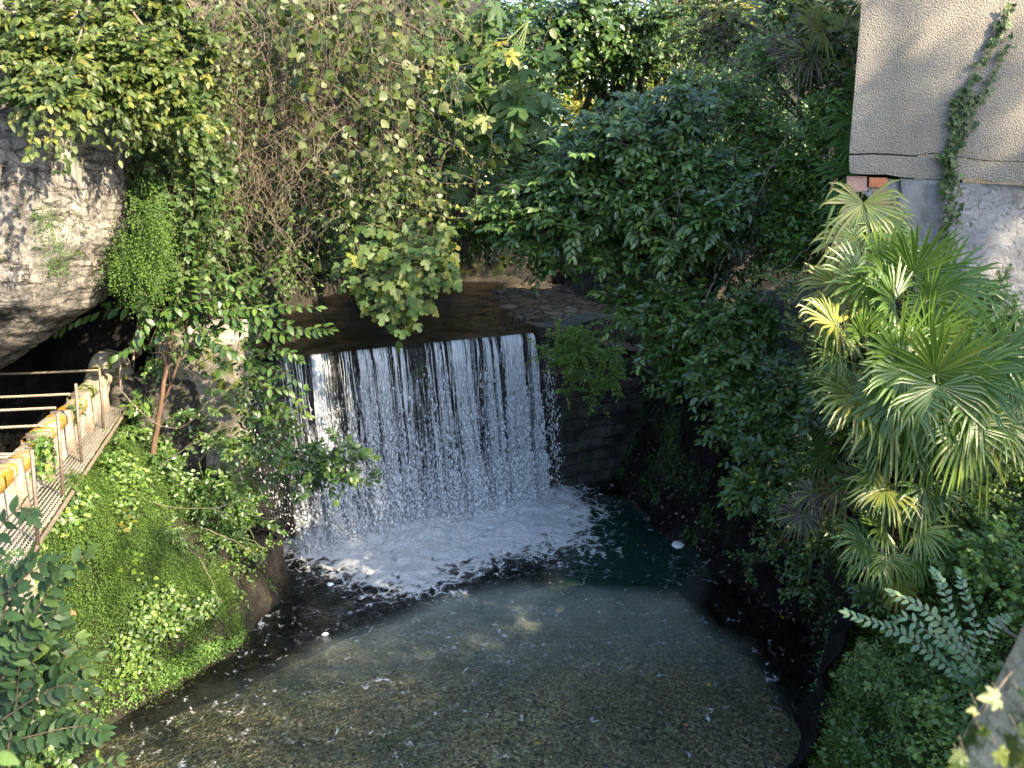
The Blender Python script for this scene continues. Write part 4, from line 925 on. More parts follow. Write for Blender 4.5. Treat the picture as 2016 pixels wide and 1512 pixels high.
# back slope growth
for i, (px, py, Y, rx, ry, n, lab) in enumerate((
        (560, 120, 17, 120, 110, 80, 'dim green bush on the slope high behind the dry vines'), (740, 120, 19, 120, 110, 80, 'dim green bush on the slope behind the round leaved vine'),
        (900, 130, 20, 100, 110, 80, 'dark bush on the slope left of the fig branches'), (1000, 260, 20, 90, 70, 70, 'dark bush below the bright gap at top centre'),
        (840, 330, 21, 130, 90, 80, 'dark bush on the slope over the back wall of the stream'), (620, 330, 20, 130, 100, 80, 'dark bush low on the slope behind the dry vines'), (1020, 400, 21, 90, 60, 50, 'dark ivy bush hanging over the mossy retaining wall'),
        (1040, 130, 22, 60, 80, 50, 'dark bush left of the bare trunks at the top'), (1000, 20, 20, 80, 60, 50, 'leafy dark bush at the top edge behind the yellow fig leaves'), (960, 440, 19.5, 90, 50, 70, 'dark bush hanging over the stream left of the cobbled apron'), (1130, 470, 20, 90, 40, 60, 'dark bush hanging over the stream above the cobbled apron'), (1400, 30, 20, 120, 60, 80, 'green bush at the top edge right of the bare trunks'), (1550, 30, 19, 90, 60, 70, 'green bush at the top edge left of the house'))):
    c = at(px, py, Y)
    shrub('slope_shrub', lab, 'shrub', c+A(0, 1.2, -1.2), [(px, py, Y, rx, ry, int(n*1.5))], T_OVAL, .17, M['laurel'] if i % 2 else M['camellia'], M['bark'], .6, 11, group='bushes on the back slope', trunk_r=.05, thick=.006)

N = 30000; xq = -6+rnd(N)*16; yq = 14.5+rnd(N)**1.3*17; s_ = sdam(xq, yq); pz = onsurf(xq, yq); k = (s_ > .8) & (pz[:, 2] > 4.1); pz = pz[k]; nz_ = surfnormal(xq[k], yq[k]); ml = MB()
sprays(ml, None, pz[:7000]+nz_[:7000]*.05, nz_[:7000]+rn(len(pz[:7000]), 3)*.5+A(0, -.3, 0), .5, 7, T_OVAL, .16, .4, 55, A(0, -.5, .7), .5)
tag(ml.build('undergrowth', M['laurel']), 'dark leafy undergrowth covering the slope behind the stream', 'undergrowth', kind='stuff')
k = (CLF[:, 2] > 4.0) & (CLF[:, 0] > -8.5) & (fbm(CLF, 4, .9) > -.07); cq = CLF[k][RG.permutation(k.sum())[:3600]]; ml = MB()
sprays(ml, None, cq+A(.03, -.05, 0), A(.4, -.8, .0)+rn(len(cq), 3)*.5, .4, 7, T_WIDE, .12, .5, 55, A(.2, -.7, .5), .5)
tag(ml.build('undergrowth', M['ivy']), 'dark creeping leaves coating the cliff behind the hanging vines', 'undergrowth', kind='stuff')
ct = thing('canopy_tree', 'dark spreading tree over the stream behind the hanging vines', 'tree'); ml, mt, mk = MB(), MB(), MB()
for (cx, cy, cz, rx, ry, rz, N) in ((-4, 15.5, 9.2, 1.8, 1.6, 1.2, 150), (-2, 16.5, 8.8, 1.8, 2, 1.1, 170), (-.4, 18.5, 8.6, 1.6, 2, 1.1, 150), (-3.5, 19.5, 8.2, 2.2, 2.2, 1.3, 200), (-1, 21.5, 8.4, 2.2, 1.8, 1.2, 170), (-3, 15.5, 10.8, 3, 2, 1.2, 200), (-1, 14.8, 11.5, 2.5, 2, 1, 160), (.8, 17.5, 9.6, 1.3, 2, .9, 110), (-4.5, 15, 6.6, .9, 1.3, 1.3, 90), (-3.2, 18, 6.4, 1.4, 1.6, .8, 100)):
    c = A(cx, cy, cz); tubes(mk, curve([(-5.6, 18, 5.5), ((cx-5.6)/2, (cy+18)/2, cz*.9), c], 14, .03), np.linspace(.13, .03, 14), 6)
    b_ = c+nrm(rn(N, 3))*(rnd(N, 1)**.4)*A(rx, ry, rz); sprays(ml, mt, b_, nrm(b_-c)+rn(N, 3)*.4+A(0, -.2, 0), .55, 9, T_WIDE, .17, .35, 55, A(0, -.4, .8), .5)
mk.build('trunk', M['bark'], ct, True); mt.build('twigs', M['bark'], ct); ml.build('foliage', M['laurel'], ct); recentre(ct, (-5.6, 18, 5.5))
# ---- left: vine mass on the boulder
def hang(name, label, cat, strands, tpl, size, mat, bark, dens=16, up=A(.2, -.8, .35), group=None, lv=1., rad=.004, rv=None, amp=.18, tilt=.45, curl=.0, pet=.3):
    """hanging stems; strands = list of (px, py, distance, length, side drift)"""
    t = thing(name, label, cat, group); ml, mt = MB(), MB()
    P = []
    n = 14; q = np.linspace(0, 1, n)[:, None]
    for (px, py, Y, L, dr) in strands:
        p0 = at(px, py, Y); ph = rn(3)
        wob = np.stack([np.sin(q[:, 0]*3.1+ph[0])-math.sin(ph[0]), np.sin(q[:, 0]*2.3+ph[1])-math.sin(ph[1]), 0*q[:, 0]], -1)*amp*L*.5
        P.append(p0+A(dr, -.15*L, -L)*q+wob+A(dr*.5, 0, .25*abs(dr))*np.sin(math.pi*q)+np.cumsum(rn(n, 3)*.012*(1+curl), 0))
    P = np.array(P); tubes(mt, P, np.linspace(rad, rad*.5, n)[None], 3)
    if dens and tpl is not None:
        Ls = np.array([s[3] for s in strands]); cnt = np.maximum((Ls*dens*lv*(.6+.8*rnd(len(Ls)))).astype(int), 2); si = np.repeat(np.arange(len(Ls)), cnt); N = len(si)
        u = rnd(N)**.85*(n-1.001); i0 = u.astype(int); f = (u-i0)[:, None]; p = P[si, i0]*(1-f)+P[si, i0+1]*f
        side = nrm(A(1, 0, 0)*rn(N, 1)+A(0, -1, 0)*np.abs(rn(N, 1))*.6+rn(N, 3)*.2)
        y = side*.7+A(0, -.15, -.55)+rn(N, 3)*.25
        b = p+side*size*pet
        tubes(mt, np.stack([p, b], 1), .0016, 3)
        base = rnd(len(Ls))[si]*.45+rnd(N)*.55 if rv is None else rv+rn(N)*.15
        place(ml, tpl, b, y, up+rn(N, 3)*tilt, size*(.65+.6*rnd(N)), base, .85+.3*rnd(N))
    mt.build('stems', bark, t); 
    if ml.n: ml.build('foliage', mat, t)
    recentre(t, P[:, 0].mean(0)); return t
shrub('climbing_vine', 'bright yellow green vine mass tumbling over the top of the boulder', 'vine', at(180, -60, 10.5), [
    (60, 60, 9.5, 80, 50, 80), (40, 170, 9.1, 70, 50, 70), (130, 110, 9.5, 80, 60, 90), (230, 60, 10.5, 90, 60, 90), (330, 60, 10.9, 80, 60, 90), (240, 160, 9.9, 80, 50, 110), (330, 170, 10.2, 70, 60, 120), (380, 230, 10.3, 45, 50, 70),
    (120, 200, 9.0, 70, 36, 70), (220, 220, 9.7, 60, 36, 60), (20, 240, 8.9, 30, 24, 20), (310, 270, 10.1, 50, 24, 30), (400, 110, 11.1, 50, 60, 50)],
    leaf_oval(.5), .115, M['lime'], M['twig'], .38, 11, .35, A(.1, -.55, .75), .35, 50, .25, .7, A(.12, -.45, -.0), trunk_r=.03, thick=.003)
hang('climbing_vine', 'thin vine tendrils with yellow leaves dangling over the boulder face', 'vine', [(90+rn()*14, 225, 8.5, .35+.2*rnd(), .05*rn()) for _ in range(5)]+[(125, 255, 8.55, .42, .03), (118, 255, 8.5, .5, .0), (165, 235, 8.55, .3, 0)], T_WIDE, .085, M['lime'], M['greenstem'], 26)
hang('ivy', 'dark green ivy covering the rock cleft right of the boulder', 'ivy', [(250+rnd()*175, 210+rnd()*130, 10.7+rnd()*1.2, .8+1.1*rnd(), .1*rn()) for _ in range(120)], T_IVY, .10, M['ivy'], M['bark'], 16, A(.25, -.85, .35))
hang('ivy', 'dense green creeper on the cliff above the dark ivy', 'ivy', [(260+rnd()*200, -40+rnd()*200, 11.2+rnd()*1.3, .9+1.1*rnd(), .1*rn()) for _ in range(110)], T_WIDE, .095, M['round'], M['bark'], 15, A(.25, -.75, .5))
hang('ivy', 'ivy strands trailing down the cliff between the dry vines and the cleft', 'ivy', [(395+rnd()*90, 200+rnd()*250, 12+rnd()*.6, .6+1.*rnd(), .1*rn()) for _ in range(50)], T_IVY, .085, M['ivy'], M['bark'], 13, A(.25, -.85, .35))
# hanging fern cascade beside the rock
def tufts(name, label, cat, pts, nrmv, size, mat, per=7, kind=None, tpl=T_TINY, parent=None, droop=.7, L=.12, leafs=5):
    """small drooping fronds each with a rank of tiny leaflets"""
    ml = MB(); n = len(pts); k = leafs
    base = np.repeat(pts, per, 0)+rn(n*per, 3)*.03; nv = np.repeat(nrmv, per, 0)
    d = nrm(nv*.8+rn(n*per, 3)*.5+A(0, 0, -droop+.3)); N = n*per; LL = L*(.5+rnd(N))
    t = (np.arange(k)+1)/k; p = base[:, None]+LL[:, None, None]*(d[:, None]*t[None, :, None]+A(0, 0, -droop)*(t**2)[None, :, None])
    y = nrm(d[:, None]+A(0, 0, -droop)*t[None, :, None]+rn(N, k, 3)*.8); nn = nv[:, None]+rn(N, k, 3)*.6+A(0, -.1, .4)
    r = np.repeat(rnd(N), k)*.5+.5*rnd(N*k)
    place(ml, tpl, p.reshape(-1, 3), y.reshape(-1, 3), nn.reshape(-1, 3), size*(.6+.8*rnd(N*k)), r)
    o = ml.build(name, mat, parent)
    return tag(o, label, cat, None, kind) if not parent else o
pts = A(*[at(*(A(cx, cy)+rn(2)*A(sx, sy)), 10.2+rnd()*.35) for cx, cy, sx, sy, n_ in ((258, 490, 20, 26, 90), (300, 425, 13, 30, 80), (288, 525, 26, 16, 70), (238, 520, 14, 16, 30), (318, 470, 12, 34, 50), (270, 400, 8, 16, 14)) for _ in range(n_)])
tufts('hanging_fern', 'bright green hanging maidenhair ferns on the right edge of the boulder', 'fern', pts, np.tile(A(.4, -.8, .3), (len(pts), 1)), .026, M['moss'], 4, droop=1.1, L=.17, leafs=7)
pts = A(*[at(90+rn()*22+40*k_, 400+130*k_+rn()*14, 8.85-.1*k_) for k_ in rnd(90)])
tufts('rock_plant', 'dull green tufts of small plants rooted in the cracks of the boulder', 'plant', pts, np.tile(A(.2, -.9, .3), (len(pts), 1)), .022, M['moss'], 3)

# ---- dry vines
def drytangle(name, label, N, box_, Y0, Y1, Lr, drift=.35, rad=.0045, mat='twig'):
    N = int(N*1.2); rad *= 1.25
    t = thing(name, label, 'vine', 'dry hanging vines'); mt = MB(); x0, y0, x1, y1 = box_; n = 22; q = np.linspace(0, 1, n)[:, None]; P = []
    for _ in range(N):
        p0 = at(x0+(x1-x0)*rnd(), y0+(y1-y0)*rnd()**1.4, Y0+(Y1-Y0)*rnd()); L = Lr[0]+(Lr[1]-Lr[0])*rnd()
        walk = np.cumsum(rn(n, 3)*A(.042, .03, .018), 0); walk = walk-walk[0]; cv = rn(2)*drift
        P.append(p0+A(cv[0], cv[1]*.3, -1)*L*q+A(-cv[0]*.8*L, 0, .0)*(q**2)+walk+A(.22*L*math.sin(rn()*3), 0, 0)*np.sin(q*math.pi*(1+rnd()*1.5)))
    P = np.array(P); tubes(mt, P, (rad*(.5+.9*rnd(N, 1)))*np.linspace(1, .5, n)[None], 3)
    # side shoots
    ns = N*2; s = RG.integers(0, N, ns); i = RG.integers(3, n-3, ns); b = P[s, i]; d = nrm(rn(ns, 3)*A(1, .6, .5)+A(0, 0, -.25)); l = .12+.3*rnd(ns, 1); qq = np.linspace(0, 1, 6)[None, :, None]
    tubes(mt, b[:, None]+d[:, None]*l[:, None]*qq+A(0, 0, -.35)*l[:, None]*qq**2+np.cumsum(rn(ns, 6, 3)*.008, 1), .0025, 3)
    mt.build('stems', M[mat], t); recentre(t, P[:, 0].mean(0)); return t
drytangle('dry_vine', 'thick curtain of bare brown vine stems hanging left of centre at the top', 140, (400, -60, 640, 160), 12.0, 13.4, (1.2, 3.0))
drytangle('dry_vine', 'pale bare vine stems dangling over the dark water left of the fig leaves', 80, (430, 150, 640, 330), 11.6, 12.6, (.9, 2.2), .3, .0045)
drytangle('dry_vine', 'tangle of thin bare twigs among the round leaves at top centre', 170, (600, -60, 900, 130), 12.2, 13.6, (.8, 2.4), .6, .004)
drytangle('dry_vine', 'thin grey stems hanging in front of the cliff at the top left', 50, (370, -50, 450, 200), 11.6, 12.2, (.9, 2.2), .2, .005)
hang('leafy_vine', 'yellow green small leaved strands mixed into the bare brown stems', 'vine', [(400+rnd()*230, -40+rnd()*330, 12.0+rnd()*.8, .7+1.*rnd(), rn()*.15) for _ in range(75)], T_OVAL, .10, M['round'], M['twig'], 11, A(.15, -.7, .5), tilt=.5)
# a few stout limbs that carry the vines
lb = thing('overhanging_tree', 'mossy limbs arching over the stream from the cliff and carrying the vines', 'tree'); b = MB()
for pts_, r in (([at(330, -30, 13.5), at(520, 120, 13.2), at(640, 60, 13), at(800, -80, 12.8)], .07), ([at(420, 330, 13.6), at(560, 430, 13.2), at(700, 520, 12.6), at(800, 560, 12.3)], .03), ([at(470, 320, 13.4), at(640, 400, 13), at(720, 520, 12.5), at(740, 600, 12.3)], .022),
                ([at(520, -60, 13.8), at(560, 80, 13.6), at(540, 260, 13.5)], .06), ([at(700, -60, 14), at(820, 60, 13.6), at(1000, 90, 13)], .05), ([at(480, 500, 13), at(600, 560, 12.8), at(640, 640, 12.6)], .012), ([at(560, 420, 13), at(690, 380, 12.7), at(880, 380, 12.6)], .012), ([at(660, 340, 12.9), at(760, 360, 12.7), at(860, 388, 12.6)], .008)):
    tubes(b, curve(pts_, 20, .025), np.linspace(r, r*.35, 20), 6)
b.build('limbs', M['bark'], lb, True); recentre(lb, at(330, -30, 13.5))

# ---- round leaved curtain in the centre
st = []
for (px, py, n, L0_, L1_, w_, Y) in ((560, -40, 22, .6, 1.6, 60, 12.4), (650, -30, 30, .6, 1.6, 60, 12.2), (720, 40, 24, .5, 1.4, 70, 12.2), (640, 110, 24, .5, 1.2, 70, 12), (780, 120, 20, .5, 1.3, 60, 12.2), (560, 160, 12, .5, 1.2, 50, 12.3), (850, -40, 18, .5, 1.2, 80, 12.6), (700, 210, 16, .5, 1.1, 60, 12)):
    st += [(px+rn()*w_, py+rn()*25, Y+rn()*.35, L0_+(L1_-L0_)*rnd(), rn()*.15) for _ in range(n)]
hang('leafy_vine', 'pale green round leaved vine hanging in loose strands at top centre', 'vine', st, T_ROUND, .14, M['round'], M['twig'], 5.5, A(.1, -.8, .4), tilt=.6)
st = []
for (px, py, n, L0_, L1_, w_, Y) in ((690, 290, 22, .6, 1.2, 60, 12.2), (790, 300, 22, .6, 1.2, 50, 12), (740, 420, 12, .5, 1., 45, 12.1), (650, 320, 12, .5, 1., 40, 12.3)):
    st += [(px+rn()*w_, py+rn()*25, Y+rn()*.3, L0_+(L1_-L0_)*rnd(), .1+rn()*.2) for _ in range(n)]
hang('leafy_vine', 'olive green leaf curtain in front of the dark hollow above the falls', 'vine', st, T_WIDE, .125, M['round'], M['twig'], 13, A(.15, -.8, .45), tilt=.5, rv=.38)
# trailing twigs with small yellow leaves reaching right
tv = thing('leafy_vine', 'thin arching vine twigs with small yellow leaves reaching right at centre', 'vine', None); ml, mt = MB(), MB()
for pts_ in (((640, 230), (760, 330), (870, 360), (955, 360)), ((700, 200), (830, 260), (920, 300), (935, 345)), ((660, 260), (790, 360), (850, 420), (930, 430)), ((760, 120), (860, 150), (890, 230), (960, 250)), ((820, 60), (900, 40), (960, 110), (965, 165)), ((600, 60), (700, 20), (800, 80), (850, 160)), ((620, 330), (760, 400), (860, 395), (935, 425))):
    stem(ml, mt, [at(a, b_, 11.9+.2*rn()) for a, b_ in pts_], 18, T_WIDE, .085, 70, A(0, -.8, .4), .6, .005, .85, False, .5)
mt.build('stems', M['twig'], tv); ml.build('foliage', M['lime'], tv); recentre(tv, at(640, 200, 12))
# ---- fig
def figleaves(label, blobs, rv, size=.2, root=None, Y=12, group='fig branches'):
    TF = T_FIG if size > .25 else T_FIG3
    t = thing('fig_branch', label, 'fig tree', group); ml, mt = MB(), MB(); root = at(*root)
    for (px, py, Yc, rx, ry, N) in blobs:
        c = at(px, py, Yc); tubes(mt, curve([root, (root+c)/2+A(0, 0, -.1)+rn(3)*.1, c], 10), np.linspace(.014, .005, 10), 4)
        R3 = A(pxm(rx, Yc), .35, pxm(ry, Yc)); p = c+rn(N, 3)*R3*.55
        s = c+(p-c)*.3; tubes(mt, np.stack([s, (s+p)/2+A(0, 0, .03), p], 1), .003, 3)
        y = nrm((p-c)*A(1, .3, .5))*.6+A(0, -.3, -.6)+rn(N, 3)*.25
        place(ml, TF, p, y, A(.1, -.7, .6)+rn(N, 3)*.3, size*(.6+.5*rnd(N)), rv+rn(N)*.14)
    mt.build('stems', M['greenstem'], t); ml.build('foliage', M['fig'], t); recentre(t, root)
figleaves('large lobed fig leaves overhanging in the middle below the yellow ones', [(960, 190, 12.6, 60, 30, 26), (1020, 215, 12.4, 50, 26, 24), (900, 130, 12.8, 50, 40, 20), (980, 130, 12.8, 40, 30, 14), (920, 60, 13, 60, 40, 22), (1040, 150, 12.8, 40, 40, 14), (1000, 260, 12.6, 40, 20, 12), (930, 330, 13.2, 40, 30, 10)], .35, .37, (1040, 40, 14))
figleaves('a few bright yellow fig leaves near the top centre', [(990, 100, 12.3, 14, 12, 3), (965, 85, 12.3, 10, 12, 2), (955, 225, 12.2, 8, 6, 2)], .72, .26, (1040, 40, 14))
figleaves('lower fig branch with olive lobed leaves drooping towards the lip of the falls', [(820, 500, 11.6, 70, 40, 42), (760, 530, 11.6, 60, 40, 34), (850, 560, 11.5, 50, 34, 26), (720, 560, 11.7, 40, 30, 16), (800, 610, 11.5, 50, 30, 22), (860, 470, 11.7, 40, 24, 18), (800, 645, 11.4, 24, 16, 8), (780, 450, 11.8, 60, 30, 24), (800, 570, 11.5, 50, 34, 22), (850, 520, 11.5, 50, 34, 34), (770, 590, 11.5, 50, 34, 30), (700, 500, 11.8, 50, 40, 30)], .5, .185, (640, 380, 13))
# ivy string hanging left of it
hang('ivy', 'single ivy string hanging down over the dark water behind the sapling', 'ivy', [(565, 430, 11.9, 1.25, .03), (575, 470, 11.9, 1.0, .02), (560, 380, 11.9, 1.0, 0)], T_IVY, .06, M['ivy'], M['twig'], 26)

# ---- sapling in front of the abutment
sp = thing('sapling', 'leafy young tree with long arching shoots in front of the left abutment', 'sapling'); ml, mt, mk = MB(), MB(), MB(); TB = T_BIG
tubes(mk, curve([at(292, 962, 11.2), at(305, 870, 11.2), at(320, 790, 11.2), at(330, 700, 11.3), at(345, 620, 11.3)], 16, .008), np.linspace(.05, .022, 16), 7)
tubes(mk, curve([at(322, 790, 11.2), at(345, 730, 11.2), at(368, 640, 11.3), at(372, 560, 11.3)], 12, .008), np.linspace(.022, .012, 12), 5)
for _ in range(26):
    a = at(330+rn()*14, 690+rn()*24, 11.25); tubes(mt, curve([a, a+A(.12, -.05, .03)+rn(3)*.08, a+A(.35, -.1, -.1)+rn(3)*.2], 8), np.linspace(.007, .003, 8), 3)
Q = lambda *pp, Y=11.1: [at(a, b_, Y+rn()*.08-.03*i) for i, (a, b_) in enumerate(pp)]
SH = [(((352, 640), (350, 560), (347, 470), (350, 400), (352, 345)), 16, .115), (((375, 620), (378, 560), (385, 490), (376, 430)), 14, .115), (((395, 600), (392, 540), (388, 470)), 11, .11),
      (((370, 600), (440, 580), (500, 560), (553, 515)), 15, .105), (((360, 600), (430, 600), (520, 625), (600, 650), (650, 650)), 20, .12), (((400, 610), (470, 610), (540, 605), (625, 605)), 17, .115), (((430, 620), (500, 640), (560, 660), (640, 640)), 17, .115),
      (((420, 600), (480, 640), (560, 690), (590, 700)), 15, .11), (((340, 580), (300, 580), (250, 570), (205, 560)), 14, .12), (((320, 610), (260, 605), (180, 620), (110, 655)), 16, .13), (((285, 600), (285, 640), (265, 675), (230, 700)), 15, .125), (((300, 560), (270, 545), (235, 535)), 8, .12),
      (((400, 560), (440, 555), (490, 530)), 9, .11), (((360, 580), (330, 540), (300, 545)), 9, .11), (((400, 640), (430, 680), (470, 700)), 10, .11), (((380, 560), (410, 520), (450, 560)), 8, .11)]
for pp, K, s in SH: stem(ml, mt, Q(*pp), max(int(K*.85), 5), TB, s*1.5, rv=.45+.15*rn())
for _ in range(34):
    a = A(380+rn()*60, 600+rn()*24); e = a+A(rn()*60, rn()*40); stem(ml, mt, Q(tuple(a), tuple((a+e)/2+rn(2)*8), tuple(e), Y=11.25), 6, TB, .155, rv=.35+.2*rn())
mk.build('trunk', M['barkred'], sp, True); mt.build('twigs', M['bark'], sp); ml.build('foliage', M['fresh'], sp); recentre(sp, at(292, 962, 11.2))
sp = thing('shrub', 'leafy shoots cascading down beside the left edge of the waterfall', 'shrub'); ml, mt = MB(), MB(); Y = 11.0
for pp in (((470, 720), (510, 720), (560, 735), (600, 760)), ((480, 760), (530, 800), (580, 860), (640, 905), (735, 900)), ((500, 820), (560, 880), (620, 930), (690, 945)), ((480, 700), (520, 760), (570, 770), (604, 812)), ((470, 800), (520, 820), (560, 850), (590, 840)), ((520, 850), (590, 900), (640, 940), (660, 985)), ((470, 860), (500, 880), (545, 905)),
           ((480, 900), (500, 950), (530, 990)), ((590, 890), (640, 905), (700, 890), (738, 898)), ((600, 910), (620, 950), (600, 975)), ((470, 640), (500, 690), (560, 700), (590, 710)), ((455, 1010), (500, 1020), (555, 1045)), ((470, 960), (490, 985), (520, 960))):
    stem(ml, mt, Q(*pp, Y=11.2), 12, TB, .145, rv=.4+.2*rn())
for _ in range(62):
    f = rnd(); a = A(455+110*f+rn()*28, 720+200*f+rn()*40); e = a+A(rn()*30+22, rn()*26+8); stem(ml, mt, Q(tuple(a), tuple((a+e)/2+rn(2)*5), tuple(e), Y=11.2), 6, T_OVAL, .13, rv=.35+.22*rn())
for _ in range(34):
    a = A(640+rn()*40, 915+rn()*22); e = a+A(rn()*30, rn()*24); stem(ml, mt, Q(tuple(a), tuple((a+e)/2), tuple(e), Y=10.9), 6, T_OVAL, .13, rv=.3+.2*rn())
mt.build('twigs', M['bark'], sp); ml.build('foliage', M['fresh'], sp); recentre(sp, at(480, 850, 11.6))
# climbing plants on abutment and bank
shrub('bank_shrub', 'mixed leafy shoots growing over the abutment footing and the mossy bank', 'shrub', at(400, 960, 11.4), [
    (400, 1000, 10.6, 60, 40, 44), (470, 960, 11, 40, 60, 40), (350, 960, 10.8, 50, 50, 30), (430, 1060, 10.6, 60, 40, 40), (500, 1060, 11, 40, 40, 20), (330, 1060, 10.2, 60, 40, 30), (500, 880, 11.3, 30, 60, 30)],
    T_OVAL, .085, M['laurel'], M['greenstem'], .34, 10, .3, A(.1, -.5, .8), .5, 52, .1, .8, A(.1, -.4, .1), trunk_r=.015, thick=.003)
shrub('bank_shrub', 'dark glossy sprays hanging in the middle of the mossy bank', 'shrub', at(330, 1040, 10.4), [
    (290, 1060, 9.8, 40, 60, 26), (300, 1160, 9.6, 40, 50, 22), (370, 1180, 9.7, 50, 40, 22), (270, 1230, 9.2, 40, 30, 14), (340, 1260, 9.4, 30, 30, 10)],
    T_OVAL, .085, M['near'], M['greenstem'], .34, 10, .4, A(.1, -.5, .8), .4, 52, .1, .8, A(.1, -.4, -.05), trunk_r=.012, thick=.003)
shrub('bank_shrub', 'thin light green shoots leaning out over the dark left rock', 'shrub', at(420, 1080, 11), [
    (470, 1110, 10.7, 40, 36, 16), (430, 1160, 10.3, 40, 30, 12), (520, 1080, 10.9, 26, 26, 8), (290, 980, 10.4, 40, 40, 14), (460, 1010, 10.9, 40, 30, 14)],
    T_OVAL, .07, M['privet'], M['greenstem'], .34, 9, .35, A(.1, -.5, .8), .5, 52, .1, .8, A(.2, -.4, -.05), trunk_r=.010, thick=.003)
shrub('bank_shrub', 'leafy creeper with small bright leaves over the rock beside the walkway posts', 'shrub', at(300, 880, 11.8), [
    (290, 800, 11.5, 30, 40, 14), (270, 840, 11.3, 30, 26, 12), (420, 700, 11.9, 40, 40, 12), (340, 900, 11.2, 40, 40, 20), (390, 860, 11.4, 30, 30, 10), (300, 700, 11.6, 30, 40, 14), (370, 820, 11.5, 24, 24, 8)],
    T_WIDE, .08, M['fresh'], M['greenstem'], .3, 9, .3, A(.1, -.5, .8), .5, 52, .1, .8, A(.1, -.4, .0), trunk_r=.010, thick=.003)
# moss and ferns on the left bank
N = 26000; yq = 7+rnd(N)*5.8; xq = XT(yq)-.1+rnd(N)*(XL(yq)-XT(yq)+.4); pp = onsurf(xq, yq); nn = surfnormal(xq, yq)
dn = fbm(pp, 4, 1.1); ok = (dn > -.22) & (pp[:, 2] > .25) & ~((yq > 10.4) & (pp[:, 2] < 1.7) & (rnd(N) > .05)); 
def area(k): return pp[k], nn[k]
pk, nk = area(ok); keep_ = rnd(len(pk)) < np.clip(.42+2.2*fbm(pk+5, 3, 2.2), .03, 1)
o = tufts('moss', None, None, pk[keep_]+nk[keep_]*(.02+.22*np.clip(fbm(pk[keep_], 3, 2.0), 0, 1))[:, None], nk[keep_], .020, M['moss'], 3, 'stuff', droop=1.0, L=.17, leafs=7); tag(o, 'bright green moss and tiny ferns draping the left bank', 'moss', None, 'stuff')
CR = poly((140, 1420), (200, 1330), (300, 1290), (400, 1230), (455, 1215), (475, 1250), (450, 1310), (380, 1370), (300, 1400), (200, 1440))
N = 60000; yq = 7+rnd(N)*4.5; xq = XL(yq)-1.5+rnd(N)*1.7; pp2 = onsurf(xq, yq); u_ = xq/(yq*CP-(pp2[:, 2]-CAMZ)*SP)*F+1008; v_ = 756-(yq*SP+(pp2[:, 2]-CAMZ)*CP)/(yq*CP-(pp2[:, 2]-CAMZ)*SP)*F
wv = fbm(np.stack([u_*.01, v_*.01, u_*0], -1), 3, 1.5)*60
ok = (v_ > 1405-(u_-130)*.52+wv) & (v_ < 1490-(u_-130)*.42+wv*.5) & (u_ < 470) & (pp2[:, 2] > .12)
pc, nc_ = pp2[ok][:9000], surfnormal(xq[ok][:9000], yq[ok][:9000]); pc = pc+nc_*(.03+.09*rnd(len(pc), 1))
ml = MB()
for _ in range(5): place(ml, leaf_tiny(.9), pc+rn(len(pc), 3)*.03, rn(len(pc), 3), nc_+A(0, -.3, .5)+rn(len(pc), 3)*.5, .022+.012*rnd(len(pc)), rnd(len(pc)))
tag(ml.build('ground_cover', M['cress'], None), 'fresh green mat of tiny leaves along the foot of the left bank', 'ground cover', None, 'stuff')
N = 9000; yq = 7.3+rnd(N)*5; xq = XT(yq)+rnd(N)*(XL(yq)-XT(yq)); ph = onsurf(xq, yq); k = (fbm(ph+31, 3, 1.5) > .10) & (ph[:, 2] > .5) & ~((yq > 10.4) & (ph[:, 2] < 1.6)); ph = ph[k]; nh = surfnormal(xq[k], yq[k]); ml = MB()
for _ in range(6): place(ml, T_WIDE, ph+nh*(.05+.1*rnd(len(ph), 1))+rn(len(ph), 3)*.05, rn(len(ph), 3)+A(.2, -.2, -.4), nh+A(0, -.4, .5)+rn(len(ph), 3)*.3, .05+.025*rnd(len(ph)), rnd(len(ph)))
tag(ml.build('undergrowth', M['bluegreen']), 'patches of small broad leaved herbs scattered over the left bank', 'undergrowth', kind='stuff')
# lone reddish leaf, yellow sprig
def sprig(name, label, cat, px, py, Y, n, tpl, size, mat, sp_=.05, rv=None, up=A(.1, -.7, .7), group=None, ext=.12):
    t = thing(name, label, cat, group); ml, mt = MB(), MB(); c = at(px, py, Y); e = c+rn(n, 3)*A(ext, ext*.5, ext*.7)
    tubes(mt, np.stack([np.repeat(c[None]-A(0, -.05, ext), n, 0), (c+e)/2, e], 1), .0025, 3)
    place(ml, tpl, e, (e-c)*A(1, .4, .4)+A(0, -.04, -.03)+rn(n, 3)*.03, up+rn(n, 3)*.3, size*(.7+.5*rnd(n)), rnd(n)*.6+.3 if rv is None else rv+rn(n)*.1)
    mt.build('stems', M['greenstem'], t); ml.build('foliage', mat, t); recentre(t, c-A(0, -.05, ext)); return t
sprig('withered_leaf', 'reddish brown withered leaf cluster on the mossy bank', 'leaf', 128, 1208, 6.2, 5, T_IVY, .07, M['brownleaf'], ext=.035)
sprig('bank_herb', 'small yellow green ivy patch bright on the mossy bank', 'plant', 222, 1032, 8.9, 30, T_IVY, .07, M['lime'], rv=.9, ext=.13)
sprig('bank_herb', 'silvery leaved creeper beside the sapling trunk', 'plant', 340, 940, 10.9, 46, T_WIDE, .06, M['pale'], ext=.16)
sprig('bank_herb', 'pale leaf rosette on the abutment face', 'plant', 385, 815, 11.8, 9, T_BIG, .12, M['pale'], ext=.07)
sprig('bank_herb', 'yellow green leaf rosette left of the concrete pillar', 'plant', 275, 800, 11.2, 12, T_BIG, .13, M['fresh'], rv=.9, ext=.07)
